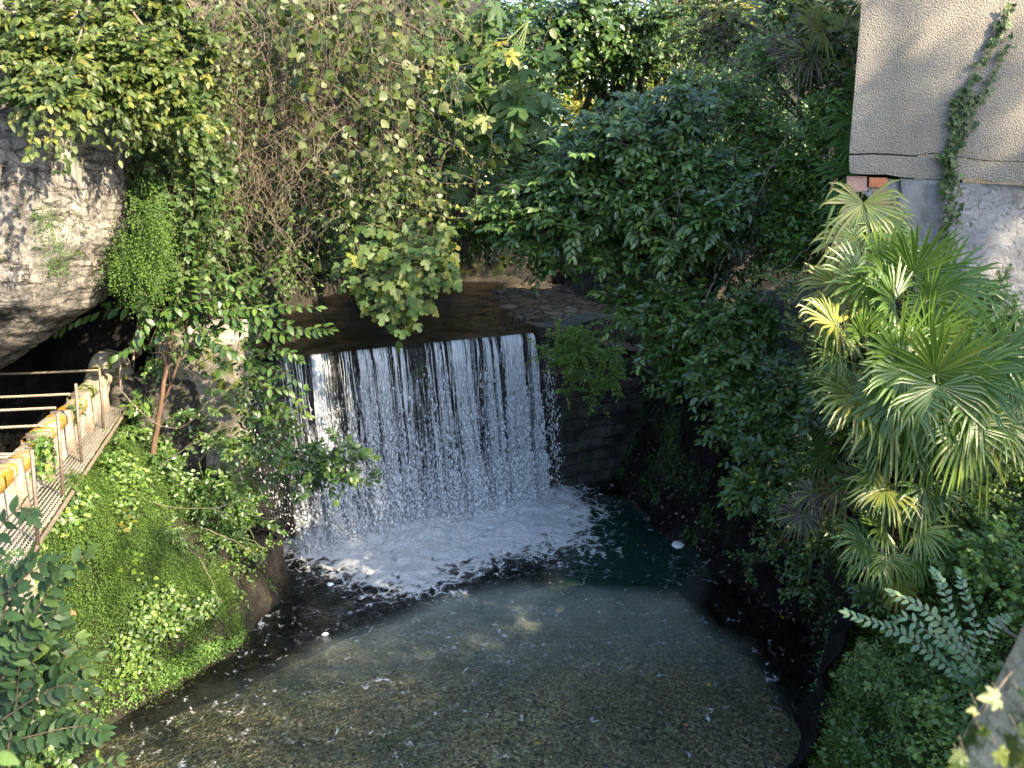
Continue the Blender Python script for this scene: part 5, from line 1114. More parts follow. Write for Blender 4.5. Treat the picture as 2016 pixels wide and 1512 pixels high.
sprig('bank_herb', 'bright rosette of leaves under the far end of the walkway', 'plant', 250, 850, 10.6, 12, T_BIG, .11, M['fresh'], rv=.8, ext=.08)
sprig('bank_herb', 'light green leafy herb in the middle of the mossy bank', 'plant', 232, 1120, 8.7, 40, T_IVY, .06, M['privet'], rv=.8, ext=.16)
sprig('bank_herb', 'leafy herb clump low on the mossy bank above the bright mat', 'plant', 300, 1215, 8.9, 50, T_WIDE, .06, M['privet'], rv=.6, ext=.2)
hang('ivy', 'ivy hanging over the nearer canal wall panel', 'ivy', [(84+rn()*12, 862+rn()*8, 8.35, .2+.28*rnd(), .02*rn()) for _ in range(22)], T_IVY, .055, M['privet'], M['greenstem'], 30)
hang('ivy', 'ivy tuft between the two farther wall panels', 'ivy', [(148+rn()*4, 795+rn()*5, 9.9, .15+.2*rnd(), .02*rn()) for _ in range(10)], T_IVY, .05, M['ivy'], M['greenstem'], 30)
# long bare shoots over the bank
bs = thing('bare_shoots', 'long pale leafless shoots trailing over the mossy bank', 'twigs'); mt = MB()
for pp in (((345, 1055), (400, 1110), (430, 1180), (440, 1182)), ((190, 1160), (250, 1220), (290, 1290), (308, 1355)), ((400, 1040), (450, 1060), (500, 1090), (525, 1110)), ((250, 945), (300, 990), (420, 1000), (540, 965)), ((310, 920), (370, 880), (410, 860)), ((165, 1030), (175, 1070), (190, 1090)), ((300, 1170), (350, 1195), (375, 1205)), ((230, 760), (300, 830), (360, 840), (410, 790)), ((480, 1010), (520, 1020), (560, 1020))):
    mt = MB(); P_ = [at(a, b_, 10.2-.9*(b_ > 1100)) for a, b_ in pp]; tubes(mt, curve(P_, 16, .006), np.linspace(.007, .003, 16), 4); mt.build('stem', M['twig'], bs)
recentre(bs, at(345, 1055, 10.2))

# ---- right bank
def bankscatter(name, label, cat, cond, N, tpl, size, mat, lift=.1, kind='stuff', per=5, rs=.06):
    yq = 4.0+rnd(N)*6.5; xq = XR(yq)-.2+rnd(N)*6; p = onsurf(xq, yq); dd_ = yq*CP-(p[:, 2]-CAMZ)*SP
    u = xq/dd_*F+1008; v = 756-(yq*SP+(p[:, 2]-CAMZ)*CP)/dd_*F; ok = cond(u, v, p) & (u < 2500) & (v < 1700) & (v > 600)
    p = p[ok]; nn = surfnormal(xq[ok], yq[ok]); ml, mt = MB(), MB()
    hgt = lift*(.3+rnd(len(p), 1)); e = p+nn*hgt+rn(len(p), 3)*.02
    tubes(mt, np.stack([p, e], 1), .002, 3)
    for _ in range(per):
        place(ml, tpl, e-nn*hgt*rnd(len(p), 1)*.5+rn(len(p), 3)*rs*.3, nn*.2+rn(len(p), 3)*A(1, 1, .5), nn*.5+A(-.2, -.4, .7)+rn(len(p), 3)*.35, size*(.6+.7*rnd(len(p))), np.clip(.5+fbm(p, 3, 1.8)*1.3+rn(len(p))*.15, 0, 1))
    o = ml.build(name, mat, None); tag(o, label, cat, None, kind); return o
f1 = lambda u, v, p: fbm(p, 3, 1.1)
bankscatter('ground_cover', 'low carpet of small green leaves on the right bank', 'ground cover', lambda u, v, p: (v > 900) & (fbm(p, 3, 1.1) > -.12), 22000, T_TINY, .032, M['privet'], .10)
bankscatter('undergrowth', 'leafy nettles and herbs covering the right bank below the palms', 'undergrowth', lambda u, v, p: (v > 1000) & (u > 1650) & (fbm(p, 3, 1.6) > .0), 5200, T_WIDE, .06, M['bluegreen'], .16, per=6, rs=.12)
bankscatter('fern_cover', 'bluish feathery ground plants on the lower right bank', 'ground cover', lambda u, v, p: (v > 1230) & (fbm(p+7, 3, 1.4) > -.02), 16000, T_NAR, .032, M['bluegreen'], .13, per=5, rs=.05)
pp_ = [on(0, 0, 5)]
N = 9000; yq = 5.2+rnd(N)*4; xq = XR(yq)-.05+rnd(N)*.5; p = onsurf(xq, yq); k = (p[:, 2] > .2) & (fbm(p, 3, 1.2) > -.15)
o = tufts('moss', None, None, p[k][:3000], surfnormal(xq[k][:3000], yq[k][:3000]), .022, M['moss'], 3, 'stuff', L=.1); tag(o, 'olive moss and hanging blades on the steep edge of the right bank', 'moss', None, 'stuff')
shrub('pale_leaved_shrub', 'young shrub with whitish green leaf pairs on slanting stems at the lower right', 'shrub', at(1948, 1365, 5.6), [(1800, 1180, 6.2, 10, 10, 1)], T_OVAL, .05, M['pale'], M['twig'], .2, 4, extra=lambda ml, mt, mk: [stem(ml, mt, [at(a, b_, 5.6+.12*i) for i, (a, b_) in enumerate(pp)], K, T_BIG, s, 60, A(-.1, -.6, .75), .2, .006, rv) for pp, K, s, rv in (
    (((1940, 1340), (1900, 1300), (1840, 1215), (1760, 1168)), 19, .105, .85), (((1945, 1345), (1880, 1320), (1780, 1250), (1670, 1208)), 24, .10, .3), (((1935, 1320), (1880, 1240), (1860, 1160), (1840, 1125)), 16, .08, .2), (((1900, 1280), (1850, 1260), (1780, 1215), (1740, 1240)), 14, .08, .4), (((1935, 1290), (1960, 1230), (1990, 1210)), 10, .08, .4), (((1900, 1290), (1920, 1240), (1900, 1170), (1890, 1130)), 13, .075, .2))], trunk_r=.008)
shrub('bank_shrub', 'bright green bush under the small palms at the right edge', 'shrub', at(1960, 1180, 6.6), [(1930, 1120, 6.2, 60, 50, 50), (1990, 1080, 6.3, 40, 50, 30), (1850, 1100, 6.6, 50, 30, 30), (1990, 1170, 6, 40, 40, 30), (1800, 1060, 6.8, 40, 30, 16)],
    T_WIDE, .06, M['privet'], M['greenstem'], .22, 9, .25, A(-.1, -.5, .8), .5, trunk_r=.012, thick=.002)
shrub('bank_shrub', 'small dark leaved bush on the mossy edge above the black rock', 'shrub', at(1700, 1170, 7.1), [(1720, 1165, 6.9, 40, 24, 20), (1770, 1110, 7, 30, 24, 12)], T_OVAL, .08, M['laurel'], M['greenstem'], .22, 8, .25, A(-.1, -.5, .8), .5, trunk_r=.012, thick=.002)
shrub('bank_shrub', 'light blue green bush jutting over the water at the lower right bank', 'shrub', at(1700, 1330, 6.6), [(1690, 1290, 6.4, 40, 30, 26), (1720, 1340, 6.2, 50, 30, 26), (1660, 1350, 6.4, 30, 30, 16), (1760, 1420, 5.8, 50, 40, 24)], T_NAR, .06, M['bluegreen'], M['greenstem'], .2, 11, .15, A(-.1, -.5, .8), .5, trunk_r=.012, thick=.002)
shrub('bank_shrub', 'grey green tangled bush at the foot of the house wall', 'shrub', at(1960, 640, 8.4), [(1950, 590, 8.5, 60, 40, 60), (1990, 640, 8.2, 50, 50, 50), (1880, 560, 8.7, 40, 30, 26), (1990, 880, 7.2, 50, 80, 50), (1980, 760, 7.5, 50, 60, 40), (1920, 980, 7.2, 60, 60, 40), (1860, 1000, 7.2, 50, 50, 30), (1930, 760, 8.6, 110, 90, 120), (2040, 720, 8.3, 80, 90, 90), (1850, 820, 8.7, 80, 70, 80), (2000, 900, 8.0, 90, 90, 80), (1990, 800, 8.3, 70, 60, 170), (2020, 885, 7.6, 60, 60, 130), (1750, 866, 8.4, 60, 60, 120)], T_OVAL, .055, M['privet'], M['greenstem'], .26, 11, .25, A(-.1, -.5, .8), .5, trunk_r=.02, thick=.003)

# ivy on the house wall
iv = thing('ivy', 'ivy climbing diagonally up the roughcast house wall', 'ivy'); ml, mt = MB(), MB()
def wallstem(px_pts, dens, size, w, rv=.5):
    c = curve([wpt(a, b_, WY-.03) for a, b_ in px_pts], 60); c = c+np.cumsum(rn(60, 3)*A(.006, 0, .006), 0)
    tubes(mt, c, np.linspace(.008, .003, 60), 4); N = dens; i = RG.integers(0, 60, N); p = c[i]+np.stack([rn(N)*w, -np.abs(rn(N))*.03, rn(N)*w], -1)
    place(ml, T_IVY, p, np.stack([rn(N)*.7, 0*rn(N)-.1, rn(N)*.5-.4], -1), A(0, -1, .35)+rn(N, 3)*.3, size*(.6+.6*rnd(N)), rv+rn(N)*.2)
wallstem([(1862, 470), (1866, 410), (1862, 340), (1880, 290), (1890, 220), (1925, 150), (1965, 80), (2005, 15)], 230, .075, .030)
wallstem([(1880, 430), (1872, 350), (1855, 310), (1850, 295)], 80, .07, .04)
wallstem([(1895, 290), (1900, 220), (1950, 160), (1990, 60)], 70, .06, .02)
wallstem([(1893, 250), (1890, 220), (1905, 190)], 60, .08, .05)
wallstem([(1865, 470), (1870, 520), (1960, 560), (1975, 530)], 60, .06, .05)
mt.build('stems', M['twig'], iv); ml.build('foliage', M['ivy'], iv); recentre(iv, wpt(1862, 470))

shrub('evergreen_shrub', 'dark leafy bush filling the space behind the fan palms', 'shrub', (4.6, 8.8, 4.0), [(1760, 640, 8.75, 90, 70, 100), (1690, 720, 8.6, 60, 70, 80), (1645, 800, 8.2, 55, 60, 80), (1700, 860, 8.0, 60, 60, 70), (1850, 680, 8.6, 90, 80, 90)],
    T_OVAL, .12, M['laurel'], bark, .32, 10, .25, A(-.2, -.45, .8), .4, 52, .15, .7, A(-.1, -.2, .1), group='evergreen bushes on the right bank', trunk_r=.03)
# ---- palms
def frond(root, crown, hub, ax, n, R, nseg=34, span=150, rv=.5, droop=.35, w=.037, split=.35, kink=.62):
    """fan leaf: petiole from the crown to the hub, folded pleats with hanging tips"""
    ax = nrm(ax); n = nrm(n-ax*np.dot(n, ax)); sd = np.cross(ax, n); m = MB()
    tubes(m, curve([crown, (crown+hub)/2+A(0, 0, .06)+n*.03, hub], 10), np.linspace(.011, .007, 10), 4, rv)
    an = np.radians(np.linspace(-span, span, nseg)+rn(nseg)*2.0); K = 9; t = np.linspace(0, 1, K)
    Ls = R*(.80+.2*np.cos(an*.55))*(1-.10*rnd(nseg)); d = ax*np.cos(an)[:, None]+sd*np.sin(an)[:, None]+n*(.18*np.abs(np.sin(an)))[:, None]+rn(nseg, 3)*.02
    d = nrm(d); kk = kink+.2*rn(nseg)*.6; dr = droop*.42*(.5+.8*rnd(nseg))*(1+1.8*(rnd(nseg) < .22))
    tt = t[None, :]; over = np.clip(tt-kk[:, None], 0, 1)
    c = hub+Ls[:, None, None]*(d[:, None]*(tt-over*.35*np.minimum(dr[:, None]*2, 1.6))[..., None]+A(0, 0, -1)*(dr[:, None]*(.25*tt**2+2.4*over*np.minimum(over*4, 1)))[..., None])
    T = nrm(np.gradient(c, axis=1)); X = nrm(np.cross(T, np.broadcast_to(n, T.shape))); Nn = np.cross(X, T)
    wd = w*np.interp(t, [0, .3, .55, .85, 1], [.22, .8, 1, .55, .04])[None]*R/.6*(.85+.3*rnd(nseg, 1)); fold = .55*wd
    V = np.stack([c-X*wd[..., None]*.5, c-Nn*fold[..., None]*.5, c+X*wd[..., None]*.5], 2)
    idx = np.arange(nseg*K*3).reshape(nseg, K, 3); q = [np.stack([idx[:, :-1, a], idx[:, :-1, a+1], idx[:, 1:, a+1], idx[:, 1:, a]], -1).reshape(-1, 4) for a in (0, 1)]
    rr = np.clip(rv+rn(nseg)*.06, 0, 1); m.add(V, q, np.repeat(rr, K*3), np.tile(np.repeat(t, 3), nseg)+np.repeat(rn(nseg)*.10+(rv-.5)*.4-.12, K*3))
    return m.build('frond', M['palm'], root)
def palm(label, crown, base, fr, trunk=True, group='fan palms on the right bank', extra=0, Rr=.55, tr=.09):
    t = thing('fan_palm', label, 'palm', group); cr = at(*crown); bs_ = A(*base)
    if trunk:
        b = MB(); P_ = curve([bs_, (bs_+cr)/2+A(.05, .05, 0), cr+A(0, 0, .02)], 30); tubes(b, P_, tr+.025*rnd(30), 9)
        # fibre and old leaf bases
        N = 160; i = RG.integers(0, 29, N); a = rnd(N)*6.283; d = np.stack([np.cos(a), np.sin(a), a*0+.9], -1); p0 = P_[i]+d*A(tr*.8, tr*.8, 0)
        tubes(b, np.stack([p0, p0+nrm(d)*.10], 1), .009, 3); b.build('trunk', M['palmtrunk'], t)
    for (px, py, Y, th, R, rv, droop, face) in fr:
        hub = at(px, py, Y); a = math.radians(th); ax = A(math.cos(a), -.25, math.sin(a)); n = A(.1*math.cos(a), -face, 1-.5*face)
        frond(t, cr, hub, ax, n, R, RG.integers(30, 38), 112+rnd()*26, rv, droop)
    recentre(t, bs_); return t
palm('upper fan palm with wide fronds against the house wall', (1790, 600, 8.1), (4.3, 8.4, 4.2), [
    (1700, 560, 7.9, 160, .62, .62, .22, .7), (1740, 530, 7.9, 118, .66, .55, .18, .8), (1800, 540, 7.9, 80, .64, .5, .15, .8), (1850, 560, 7.8, 45, .62, .5, .3, .7), (1880, 590, 7.9, 12, .55, .6, .5, .6),
    (1760, 590, 7.7, 140, .55, .45, .3, .7), (1830, 590, 7.6, 95, .45, .35, .3, .5), (1700, 400, 8.5, -95, .62, .8, .5, .9), (1690, 470, 8.4, -110, .6, .75, .5, .9), (1740, 440, 8.5, -70, .45, .68, .5, .9), (1650, 560, 8.2, -105, .55, .85, .5, .9), (1670, 600, 8.2, -95, .5, .9, .5, .9)])
palm('largest fan palm with bright upright fronds in the middle of the right bank', (1850, 850, 7.3), (4.35, 7.6, 3.3), [
    (1842, 735, 6.9, 80, .68, .66, .2, .85), (1770, 700, 7, 120, .66, .52, .25, .8), (1830, 665, 7.2, 95, .60, .5, .2, .8), (1782, 733, 6.9, 165, .60, .5, .22, .85), (1650, 700, 7.3, 160, .42, .5, .3, .8),
    (1645, 640, 7.4, 150, .55, .82, .55, .5), (1700, 660, 7.4, 100, .40, .5, .3, .6), (1900, 740, 6.9, 40, .62, .5, .35, .75), (1960, 700, 7.1, 50, .55, .4, .35, .7), (1990, 760, 7.1, 5, .5, .45, .5, .7),
    (1850, 760, 6.7, -88, .62, .42, .55, .45), (1780, 770, 6.8, -120, .55, .5, .55, .5), (1920, 790, 6.8, -60, .6, .5, .6, .5), (1740, 800, 7, 200, .6, .8, .5, .5), (1690, 780, 7.1, 178, .55, .84, .5, .5),
    (1905, 838, 6.7, -80, .62, .72, .5, .6), (1830, 860, 6.9, -95, .55, .6, .6, .5), (1760, 850, 7, 215, .5, .55, .55, .5), (1970, 830, 6.9, -30, .5, .76, .55, .6), (1840, 700, 7.3, 130, .58, .35, .25, .7), (1890, 690, 7.3, 70, .55, .38, .25, .7)])
palm('shaded lower fan palm with fronds pointing left under the largest palm', (1770, 980, 7.2), (3.95, 7.4, 2.8), [
    (1740, 930, 7, 150, .50, .35, .3, .7), (1780, 900, 7.1, 100, .5, .2, .3, .7), (1830, 930, 7, 30, .5, .22, .35, .6), (1745, 960, 6.8, 185, .45, .8, .45, .5), (1820, 960, 6.8, -70, .5, .25, .55, .5), (1860, 900, 7.1, 60, .42, .2, .3, .6), (1760, 970, 6.9, -110, .4, .4, .6, .5), (1700, 960, 7.2, 175, .42, .25, .3, .6)], tr=.06)
palm('lowest small fan palm with tattered drooping fronds above the mossy edge', (1750, 1090, 7.0), (3.75, 7.1, 2.5), [
    (1810, 1045, 6.7, 20, .36, .7, .5, .6), (1740, 1040, 6.8, 150, .40, .5, .4, .6), (1700, 1065, 6.8, 190, .36, .45, .4, .6), (1760, 1100, 6.6, -90, .34, .6, .55, .5), (1720, 1090, 6.7, 215, .34, .76, .5, .5), (1770, 1150, 6.6, -80, .26, .8, .6, .5), (1800, 1090, 6.7, -40, .34, .5, .5, .6)], tr=.05)
palm('fan palm peeping out behind the left corner of the house', (1720, 330, 10.5), (4.9, 10.8, 5.0), [
    (1690, 240, 10, 172, .62, .4, .4, .7), (1700, 275, 10, 185, .62, .45, .4, .7), (1695, 330, 9.9, 215, .62, .4, .3, .8), (1700, 190, 10.3, 140, .5, .3, .3, .7), (1690, 390, 10, 235, .5, .3, .4, .7), (1740, 130, 10.4, 120, .6, .7, .3, .7)], tr=.08)
palm('distant yellowish fan palm crown near the top beside the house', (1640, 110, 13.2), (5.8, 13.6, 5.6), [
    (1620, 60, 13, 150, .7, .85, .4, .7), (1660, 60, 13, 60, .7, .8, .4, .7), (1600, 110, 13, 200, .7, .95, .5, .7), (1560, 100, 13.2, 170, .6, 1., .5, .7), (1660, 120, 12.9, -60, .6, .9, .5, .7)], tr=.1)
palm('small shaded fan palm under the left side of the large one', (1660, 930, 7.8), (4.1, 8, 3.1), [
    (1600, 970, 7.9, 220, .30, 1., .5, .6), (1620, 900, 8, 160, .4, .3, .4, .6), (1660, 880, 7.9, 100, .42, .2, .4, .6), (1650, 960, 7.8, -100, .4, .98, .5, .6), (1580, 1010, 8.2, 230, .36, 1., .5, .6)], tr=.06)

N = 520; yq = 7.6+rnd(N)*8; zq = rnd(N)**1.5*1.9; f_ = (zq+1.2)/4.2; xq = XR(yq)-.12-.1*(1-f_)+.9*f_**1.6; pq = np.stack([xq, yq, zq], -1); pq[:, 0] -= fbm(pq, 6, 1.1)*.9+.2*np.abs(fbm(pq*A(1, 1, 2.5), 4, 1.7))+.03; ml = MB()
place(ml, T_OVAL, pq, rn(N, 3)+A(0, 0, -.5), A(-.8, -.2, .5)+rn(N, 3)*.3, .045+.05*rnd(N), rnd(N)); tag(ml.build('leaf_litter', M['dry']), 'small fallen leaves caught on the black wet rock above the pool', 'fallen leaves', kind='stuff')
N = 1300; yq = 8+rnd(N)*8; zq = .3+rnd(N)*2.3; f_ = (zq+1.2)/4.2; xq = XR(yq)-.12-.1*(1-f_)+.9*f_**1.6; pq = np.stack([xq, yq, zq], -1); pq[:, 0] -= fbm(pq, 6, 1.1)*.9+.2*np.abs(fbm(pq*A(1, 1, 2.5), 4, 1.7))+.02; k = fbm(pq, 3, 1.5) > .02; pq = pq[k]
tufts('moss', 'small ferns and moss clinging to the black rock under the right hand bushes', 'moss', pq, np.tile(A(-.8, -.3, .3), (len(pq), 1)), .03, M['laurel'], 4, 'stuff', droop=.9, L=.16, leafs=6)
# bare leaning stems among the bushes
bs = thing('bare_branch', 'long thin bare branches leaning up through the right hand thicket', 'branch'); mt = MB()
for pp, Y, r in ((((1480, 430), (1510, 340), (1560, 240), (1575, 130)), 11.3, .011), (((1390, 590), (1420, 520), (1440, 480)), 11, .012), (((1490, 600), (1530, 550), (1590, 490), (1620, 470)), 10, .007), (((1420, 690), (1500, 715), (1560, 740)), 10.2, .006), (((1310, 480), (1335, 410), (1330, 330)), 11, .006), (((1270, 440), (1300, 400), (1345, 380)), 11, .005), (((1450, 290), (1520, 300), (1590, 225)), 11.6, .006), (((1560, 80), (1600, 30), (1640, -20)), 12.6, .01), (((1430, 620), (1470, 560), (1540, 520)), 10.4, .005), (((1010, 650), (1030, 560), (1060, 470)), 15, .006)):
    mt = MB(); tubes(mt, curve([at(a, b_, Y) for a, b_ in pp], 18, .012), np.linspace(r, r*.5, 18), 5); mt.build('stem', M['twig'], bs)
recentre(bs, at(1480, 430, 11.3))
drytangle('dry_sticks', 'dead sticks and dry stems tangled at the top right beside the house', 70, (1380, -60, 1680, 200), 12.0, 13.2, (.5, 1.6), .9, .004)
drytangle('dry_sticks', 'dry thin stems among the dark bushes in the right hand gap', 45, (1250, 300, 1560, 560), 11.4, 12.0, (.4, 1.1), .9, .003)
hang('leafy_vine', 'long thin roots and tendrils hanging below the palms on the right', 'vine', [(1880, 980, 6.9, .9, .02), (1865, 900, 6.9, .8, .1), (1700, 900, 7, .5, 0), (1930, 900, 6.9, .8, .2)], T_TINY, .03, M['privet'], M['twig'], 6, rad=.003)

# ---- near shrubs on the left
ns = thing('near_shrub', 'dark glossy leaved shrub in the lower left foreground', 'shrub'); ml, mt = MB(), MB()
def nq(*pp, Y=4.6): return [at(a, b_, Y+.05*rn()) for a, b_ in pp]
for pp, K, s in ((((0, 1340), (40, 1250), (100, 1160), (170, 1090)), 13, .115), (((-30, 1200), (30, 1150), (90, 1110), (120, 1120)), 10, .11), (((10, 1500), (30, 1400), (40, 1300), (60, 1230)), 12, .11), (((0, 1420), (60, 1380), (120, 1350), (180, 1360)), 11, .10), (((20, 1460), (100, 1440), (160, 1430), (200, 1440)), 12, .10), (((-20, 1280), (10, 1200), (20, 1140), (60, 1100)), 10, .11), (((-20, 1100), (0, 1040), (40, 1000), (60, 1015)), 7, .11),
                 (((20, 1420), (70, 1330), (60, 1290), (90, 1260)), 9, .09)): stem(ml, mt, nq(*pp), K, T_BIG, s*1.3, 62, A(.1, -.6, .75), .25, .007, .32+.1*rn())
for _ in range(46):
    a = A(20+rnd()*110, 1230+rnd()*260); e = a+A(rn()*50, rn()*45-10); stem(ml, mt, nq(tuple(a), tuple((a+e)/2+rn(2)*6), tuple(e), Y=4.7+rnd()*.4), 6, T_BIG, .125, 60, A(.1, -.6, .75), .3, .004, .3+.22*rn())
mt.build('twigs', M['bark'], ns); ml.build('foliage', M['near'], ns); recentre(ns, at(20, 1520, 4.8))
ns = thing('near_shrub', 'blurred grey green shoot rising from the bottom edge at the left', 'shrub'); ml, mt = MB(), MB()
for pp in (((120, 1560), (170, 1520), (235, 1495)), ((170, 1560), (190, 1520), (195, 1490))): stem(ml, mt, nq(*pp, Y=3.2), 7, T_BIG, .06, 60, A(.1, -.6, .75), .3, .003, .45)
mt.build('twigs', M['bark'], ns); ml.build('foliage', M['near'], ns); recentre(ns, at(170, 1560, 3.2))
ns = thing('near_shrub', 'large light green leaves at the very left edge near the bottom', 'shrub'); ml, mt = MB(), MB()
tubes(mt, curve(nq((-60, 1560), (-30, 1500), (-10, 1450), Y=2.4), 8), .004, 4)
place(ml, T_BIG, A(at(-20, 1500, 2.4), at(-12, 1485, 2.4)), A([-.1, 0, 1], [1, -.2, -.22]), A([.5, -1, .2], [0, -.7, .8]), A(.11, .10), A(.8, .75)); place(ml, T_BIG, A(at(0, 1440, 4)), A([1, 0, .3]), A([0, -.7, .7]), A(.08), A(.9)) if 0 else None
mt.build('twigs', M['greenstem'], ns); ml.build('foliage', M['fresh'], ns); recentre(ns, at(-60, 1560, 2.4))
shrub('bank_shrub', 'small bright green bush between the dark glossy shrub and the leafy mat', 'shrub', at(100, 1480, 6.2), [(110, 1440, 5.8, 50, 40, 40), (60, 1480, 5.4, 60, 30, 40), (90, 1310, 6.2, 40, 40, 20), (20, 1090, 6.4, 20, 24, 8), (100, 1400, 5.9, 40, 30, 20)], T_WIDE, .06, M['fresh'], M['greenstem'], .22, 8, .2, A(.1, -.6, .8), .4, trunk_r=.01, thick=.002)

# ---- foreground parapet at the lower right
tag(inflate('parapet', [(2045, 1230), (2020, 1285), (1990, 1345), (1958, 1400), (1925, 1450), (1895, 1520), (1870, 1640), (3400, 1640), (3400, 900), (2400, 1060), (2080, 1180)], 2.3, .16, concmat('mossy_parapet', (.58, .47, .30), .5), .014, .10, .022, 6., .1), 'out of focus mossy stone parapet in the lower right corner', 'parapet')
iv = thing('ivy', 'blurred light green ivy leaves on the near stone parapet', 'ivy'); ml, mt = MB(), MB()
IL = [(1900, 1485, .06, 200, .6), (1965, 1475, .075, -60, .7), (1935, 1450, .05, 100, .6), (1970, 1375, .08, 170, .55), (2012, 1372, .06, 40, .4), (1925, 1397, .04, 180, .75), (1890, 1500, .07, -100, .5), (2005, 1440, .05, 30, .5)]
pc = A(*[at(a, b_, 2.05) for a, b_, *_ in IL]); 
place(ml, T_IVY, pc, A(*[[math.cos(math.radians(q[3])), -.2, math.sin(math.radians(q[3]))] for q in IL]), A(*[[-.2+.2*rn(), -.8, .7] for q in IL]), A(*[q[2] for q in IL]), A(*[q[4] for q in IL]))
tubes(mt, np.stack([pc, pc+A(.05, .12, -.03)], 1), .002, 3); tubes(mt, curve([at(1935, 1400, 2.2), at(1985, 1330, 2.25), at(2030, 1290, 2.3)], 10), .004, 5); tubes(mt, curve([at(1962, 1215, 2.6), at(1985, 1245, 2.5), at(2020, 1262, 2.4)], 10), .006, 5)
mt.build('stems', M['twig'], iv); ml.build('foliage', M['lime'], iv); recentre(iv, pc[0])

# ---- things on the water
br = bpy.data.objects.new('sunken_branch', None); C.objects.link(br); tag(br, 'black forked branch lying under the shallow water at lower left', 'branch'); mt = MB()
for pp, r in ((((258, 1488), (300, 1462), (345, 1450), (348, 1440), (400, 1412)), .022), (((348, 1445), (330, 1425), (318, 1415)), .03), (((455, 1425), (475, 1430), (500, 1440)), .012)):
    tubes(mt, curve([on(a, b_, -.06) for a, b_ in pp], 20, .012), np.linspace(r, r*.4, 20), 5)
mt.build('limb', M['wetwood'], br); recentre(br, on(300, 1462, -.06))
gl = 'fallen leaves floating on the pool'
LF = [(1058, 1462, 'yellow'), (1347, 1222, 'dry'), (1395, 1347, 'yellow'), (1552, 1185, 'yellow'), (1500, 1235, 'dry'), (1541, 1280, 'dry'), (1575, 1190, 'dry'), (1415, 1097, 'dry'), (1270, 1073, 'brownleaf'), (1610, 1150, 'dry'), (1590, 1222, 'dry'), (1606, 1252, 'dry'), (1560, 1300, 'dry'), (1350, 1427, 'brownleaf'), (1530, 1490, 'brownleaf'), (740, 1212, 'dry'), (940, 1318, 'dry'), (1215, 1500, 'dry'), (845, 1340, 'dry'), (700, 1400, 'dry'), (1540, 1215, 'yellow'), (1500, 1112, 'dry')]
LBL = {'yellow': 'yellow fallen leaf', 'dry': 'pale brown fallen leaf', 'brownleaf': 'reddish fallen leaf'}
def where(x, y):
    w = 'near the bottom edge' if y > 1400 else 'by the right rock' if x > 1480 else 'right of the foam' if (x > 1200 and y < 1150) else 'left of the middle' if x < 900 else 'right of the middle'
    return w
base_leaf = {}
seen = {}
for i, (px, py, mt_) in enumerate(LF):
    if mt_ not in base_leaf:
        m = MB(); place(m, leaf_oval8(.5, .05, .05), A([0, -.5, .004]), A([0, 1, 0]), A([0, 0, 1]), A(1.), A(.5)); o = m.build('floating_leaf', M[mt_]); base_leaf[mt_] = o
    else: o = base_leaf[mt_].copy(); C.objects.link(o)
    p = on(px, py, .03); o.location = tuple(p); o.rotation_euler = (.1*rn(), .1*rn(), rnd()*6.28); s = .06+.05*rnd(); o.scale = (s, s, s)
    lab = LBL[mt_]+' floating '+where(px, py); seen.setdefault(lab, []).append(o); tag(o, lab, 'leaf', gl)
for lab, os_ in seen.items():
    if len(os_) > 1:
        os_ = sorted(os_, key=lambda o: o.location.y)
        for k, o in enumerate(os_):
            o['label'] = lab+', '+('nearest' if k == 0 else 'farthest' if k == len(os_)-1 else ['', 'second', 'third', 'fourth', 'fifth', 'sixth', 'seventh', 'eighth'][k]+' nearest')+' of them'

# ---- unseen tree added at right; leaf clumps placed to dapple wall and shade pool
st_ = thing('added_shade_tree', 'unseen tree added beyond the right edge to cast dappled shade', 'tree'); ml, mt, mk = MB(), MB(), MB()
for (cx, cy, cz, rr, N) in SHADE:
    c = A(cx, cy, cz); tubes(mk, curve([(11, 4, 3.4), (11, 4, 6.5), (c+A(11, 4, 8))/2, c], 14, .03), np.linspace(.2, .03, 14), 6)
    d = nrm(rn(N, 3)); b_ = c+d*rr*(rnd(N, 1)**.5)*A(1, 1, .7); sprays(ml, mt, b_, d+A(0, 0, .1), .45, 9, T_OVAL, .16, .3)
SHG = [(-3.3, 12.8, 1.5, 1.3, 120), (-2, 12.8, .5, 1.2, 100), (-2.6, 11, 0, 1.1, 80), (-.3, 10.6, 0, .6, 36), (-1.1, 10.9, 0, .6, 36), (-3.2, 9.5, .5, 1.3, 110), (-1.2, 9, 0, 1.3, 110), (-4.2, 11.3, 2, .9, 55), (-4.7, 9.3, 1.8, .7, 30), (.2, 11.8, 0, 1., 80), (.6, 8.3, 0, 1.2, 90), (-3.7, 13.2, 3.2, .9, 80), (-2.8, 7.4, 0, 1.3, 90), (-2.7, 4.7, 4.6, .8, 45), (-4.9, 12.4, 3, .6, 24)]
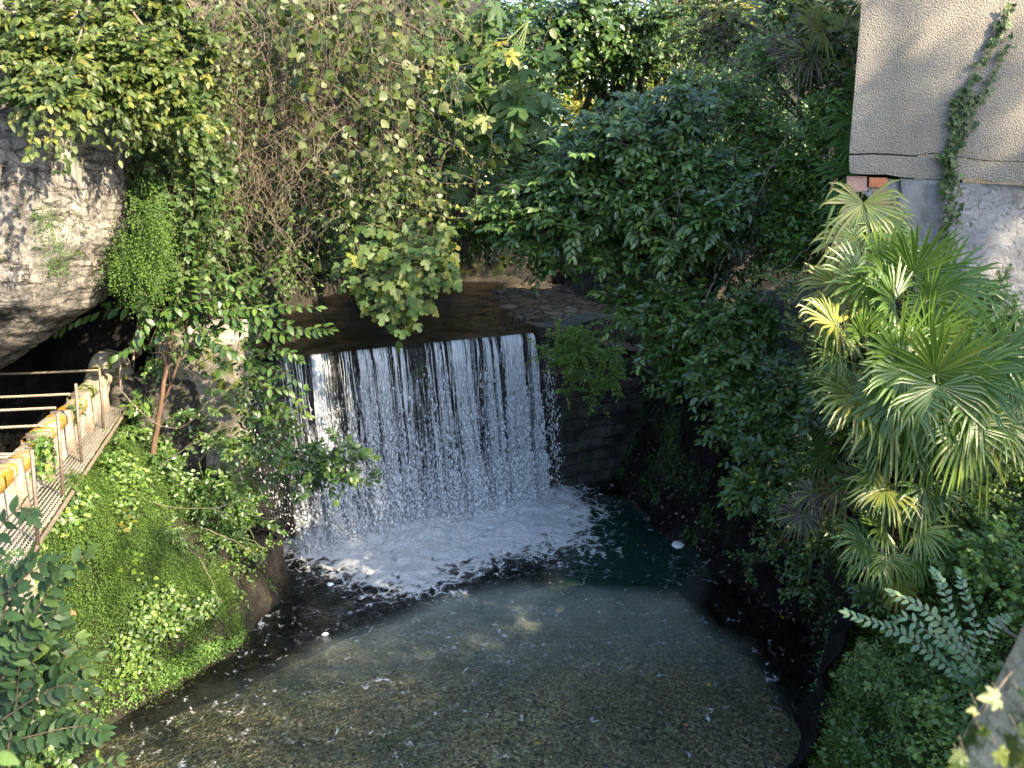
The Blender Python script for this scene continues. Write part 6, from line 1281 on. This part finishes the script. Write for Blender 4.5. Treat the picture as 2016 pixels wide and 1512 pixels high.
for (wx, wy, wz, rr, N) in [(q[0], WY, *q[1:]) for q in SHF]+SHG:
    c = A(wx, wy, wz)+SUNV*26; tubes(mk, curve([(26, -4, 3.4), (27, -4, 14), c+A(1.5, -1.5, 0), c], 14, .02), np.linspace(.14, .015, 14), 6)
    b_ = c+nrm(rn(N, 3))*rr*(rnd(N, 1)**.5); sprays(ml, mt, b_, rn(N, 3), .5 if rr > .5 else .28, 9 if rr > .5 else 6, T_OVAL, .17 if rr > .5 else .12, .3)
mk.build('trunk', M['bark'], st_, True); mt.build('twigs', M['bark'], st_); ml.build('foliage', M['laurel'], st_); recentre(st_, (11, 4, 3.4))
# ------------------------------------------------------------------ camera, light
cam = bpy.data.cameras.new('camera'); co = bpy.data.objects.new('camera', cam); C.objects.link(co)
co.location = (0, 0, CAMZ); co.rotation_euler = (math.radians(75), 0, 0); cam.sensor_width = 36; cam.lens = F/2016*36; cam.clip_end = 2000; cam.clip_start = .05
cam.dof.use_dof = True; cam.dof.focus_distance = 12; cam.dof.aperture_fstop = cam.lens/1000/.014
bpy.context.scene.camera = co
SUN = nrm(A(.70, -.48, .53))
sl = bpy.data.lights.new('sun', 'SUN'); sl.energy = 3.0; sl.angle = math.radians(.5); sl.color = (1, .84, .58)
so = bpy.data.objects.new('sun', sl); C.objects.link(so)
from mathutils import Vector
so.rotation_euler = Vector(SUN).to_track_quat('Z', 'Y').to_euler(); so.location = (20, -10, 20)
w = bpy.data.worlds.new('World'); bpy.context.scene.world = w; w.use_nodes = True; nt = w.node_tree
bg = nt.nodes['Background']; sk = nt.nodes.new('ShaderNodeTexSky'); sk.sky_type = 'NISHITA'; sk.sun_disc = False
sk.sun_elevation = math.asin(SUN[2]); sk.sun_rotation = math.atan2(SUN[0], SUN[1]); sk.air_density = 1.; sk.dust_density = 1.2
nt.links.new(sk.outputs[0], bg.inputs[0]); bg.inputs[1].default_value = .105
sc = bpy.context.scene; sc.view_settings.view_transform = 'Standard'; sc.view_settings.look = 'None'; sc.view_settings.gamma = 1; sc.view_settings.exposure = 2.85
sc.cycles.max_bounces = 6; sc.cycles.diffuse_bounces = 2; sc.cycles.glossy_bounces = 3; sc.cycles.transmission_bounces = 4; sc.cycles.transparent_max_bounces = 12
sc.cycles.use_denoising = True; sc.cycles.caustics_reflective = False; sc.cycles.caustics_refractive = False
try: sc.cycles.use_light_tree = False
except Exception: pass
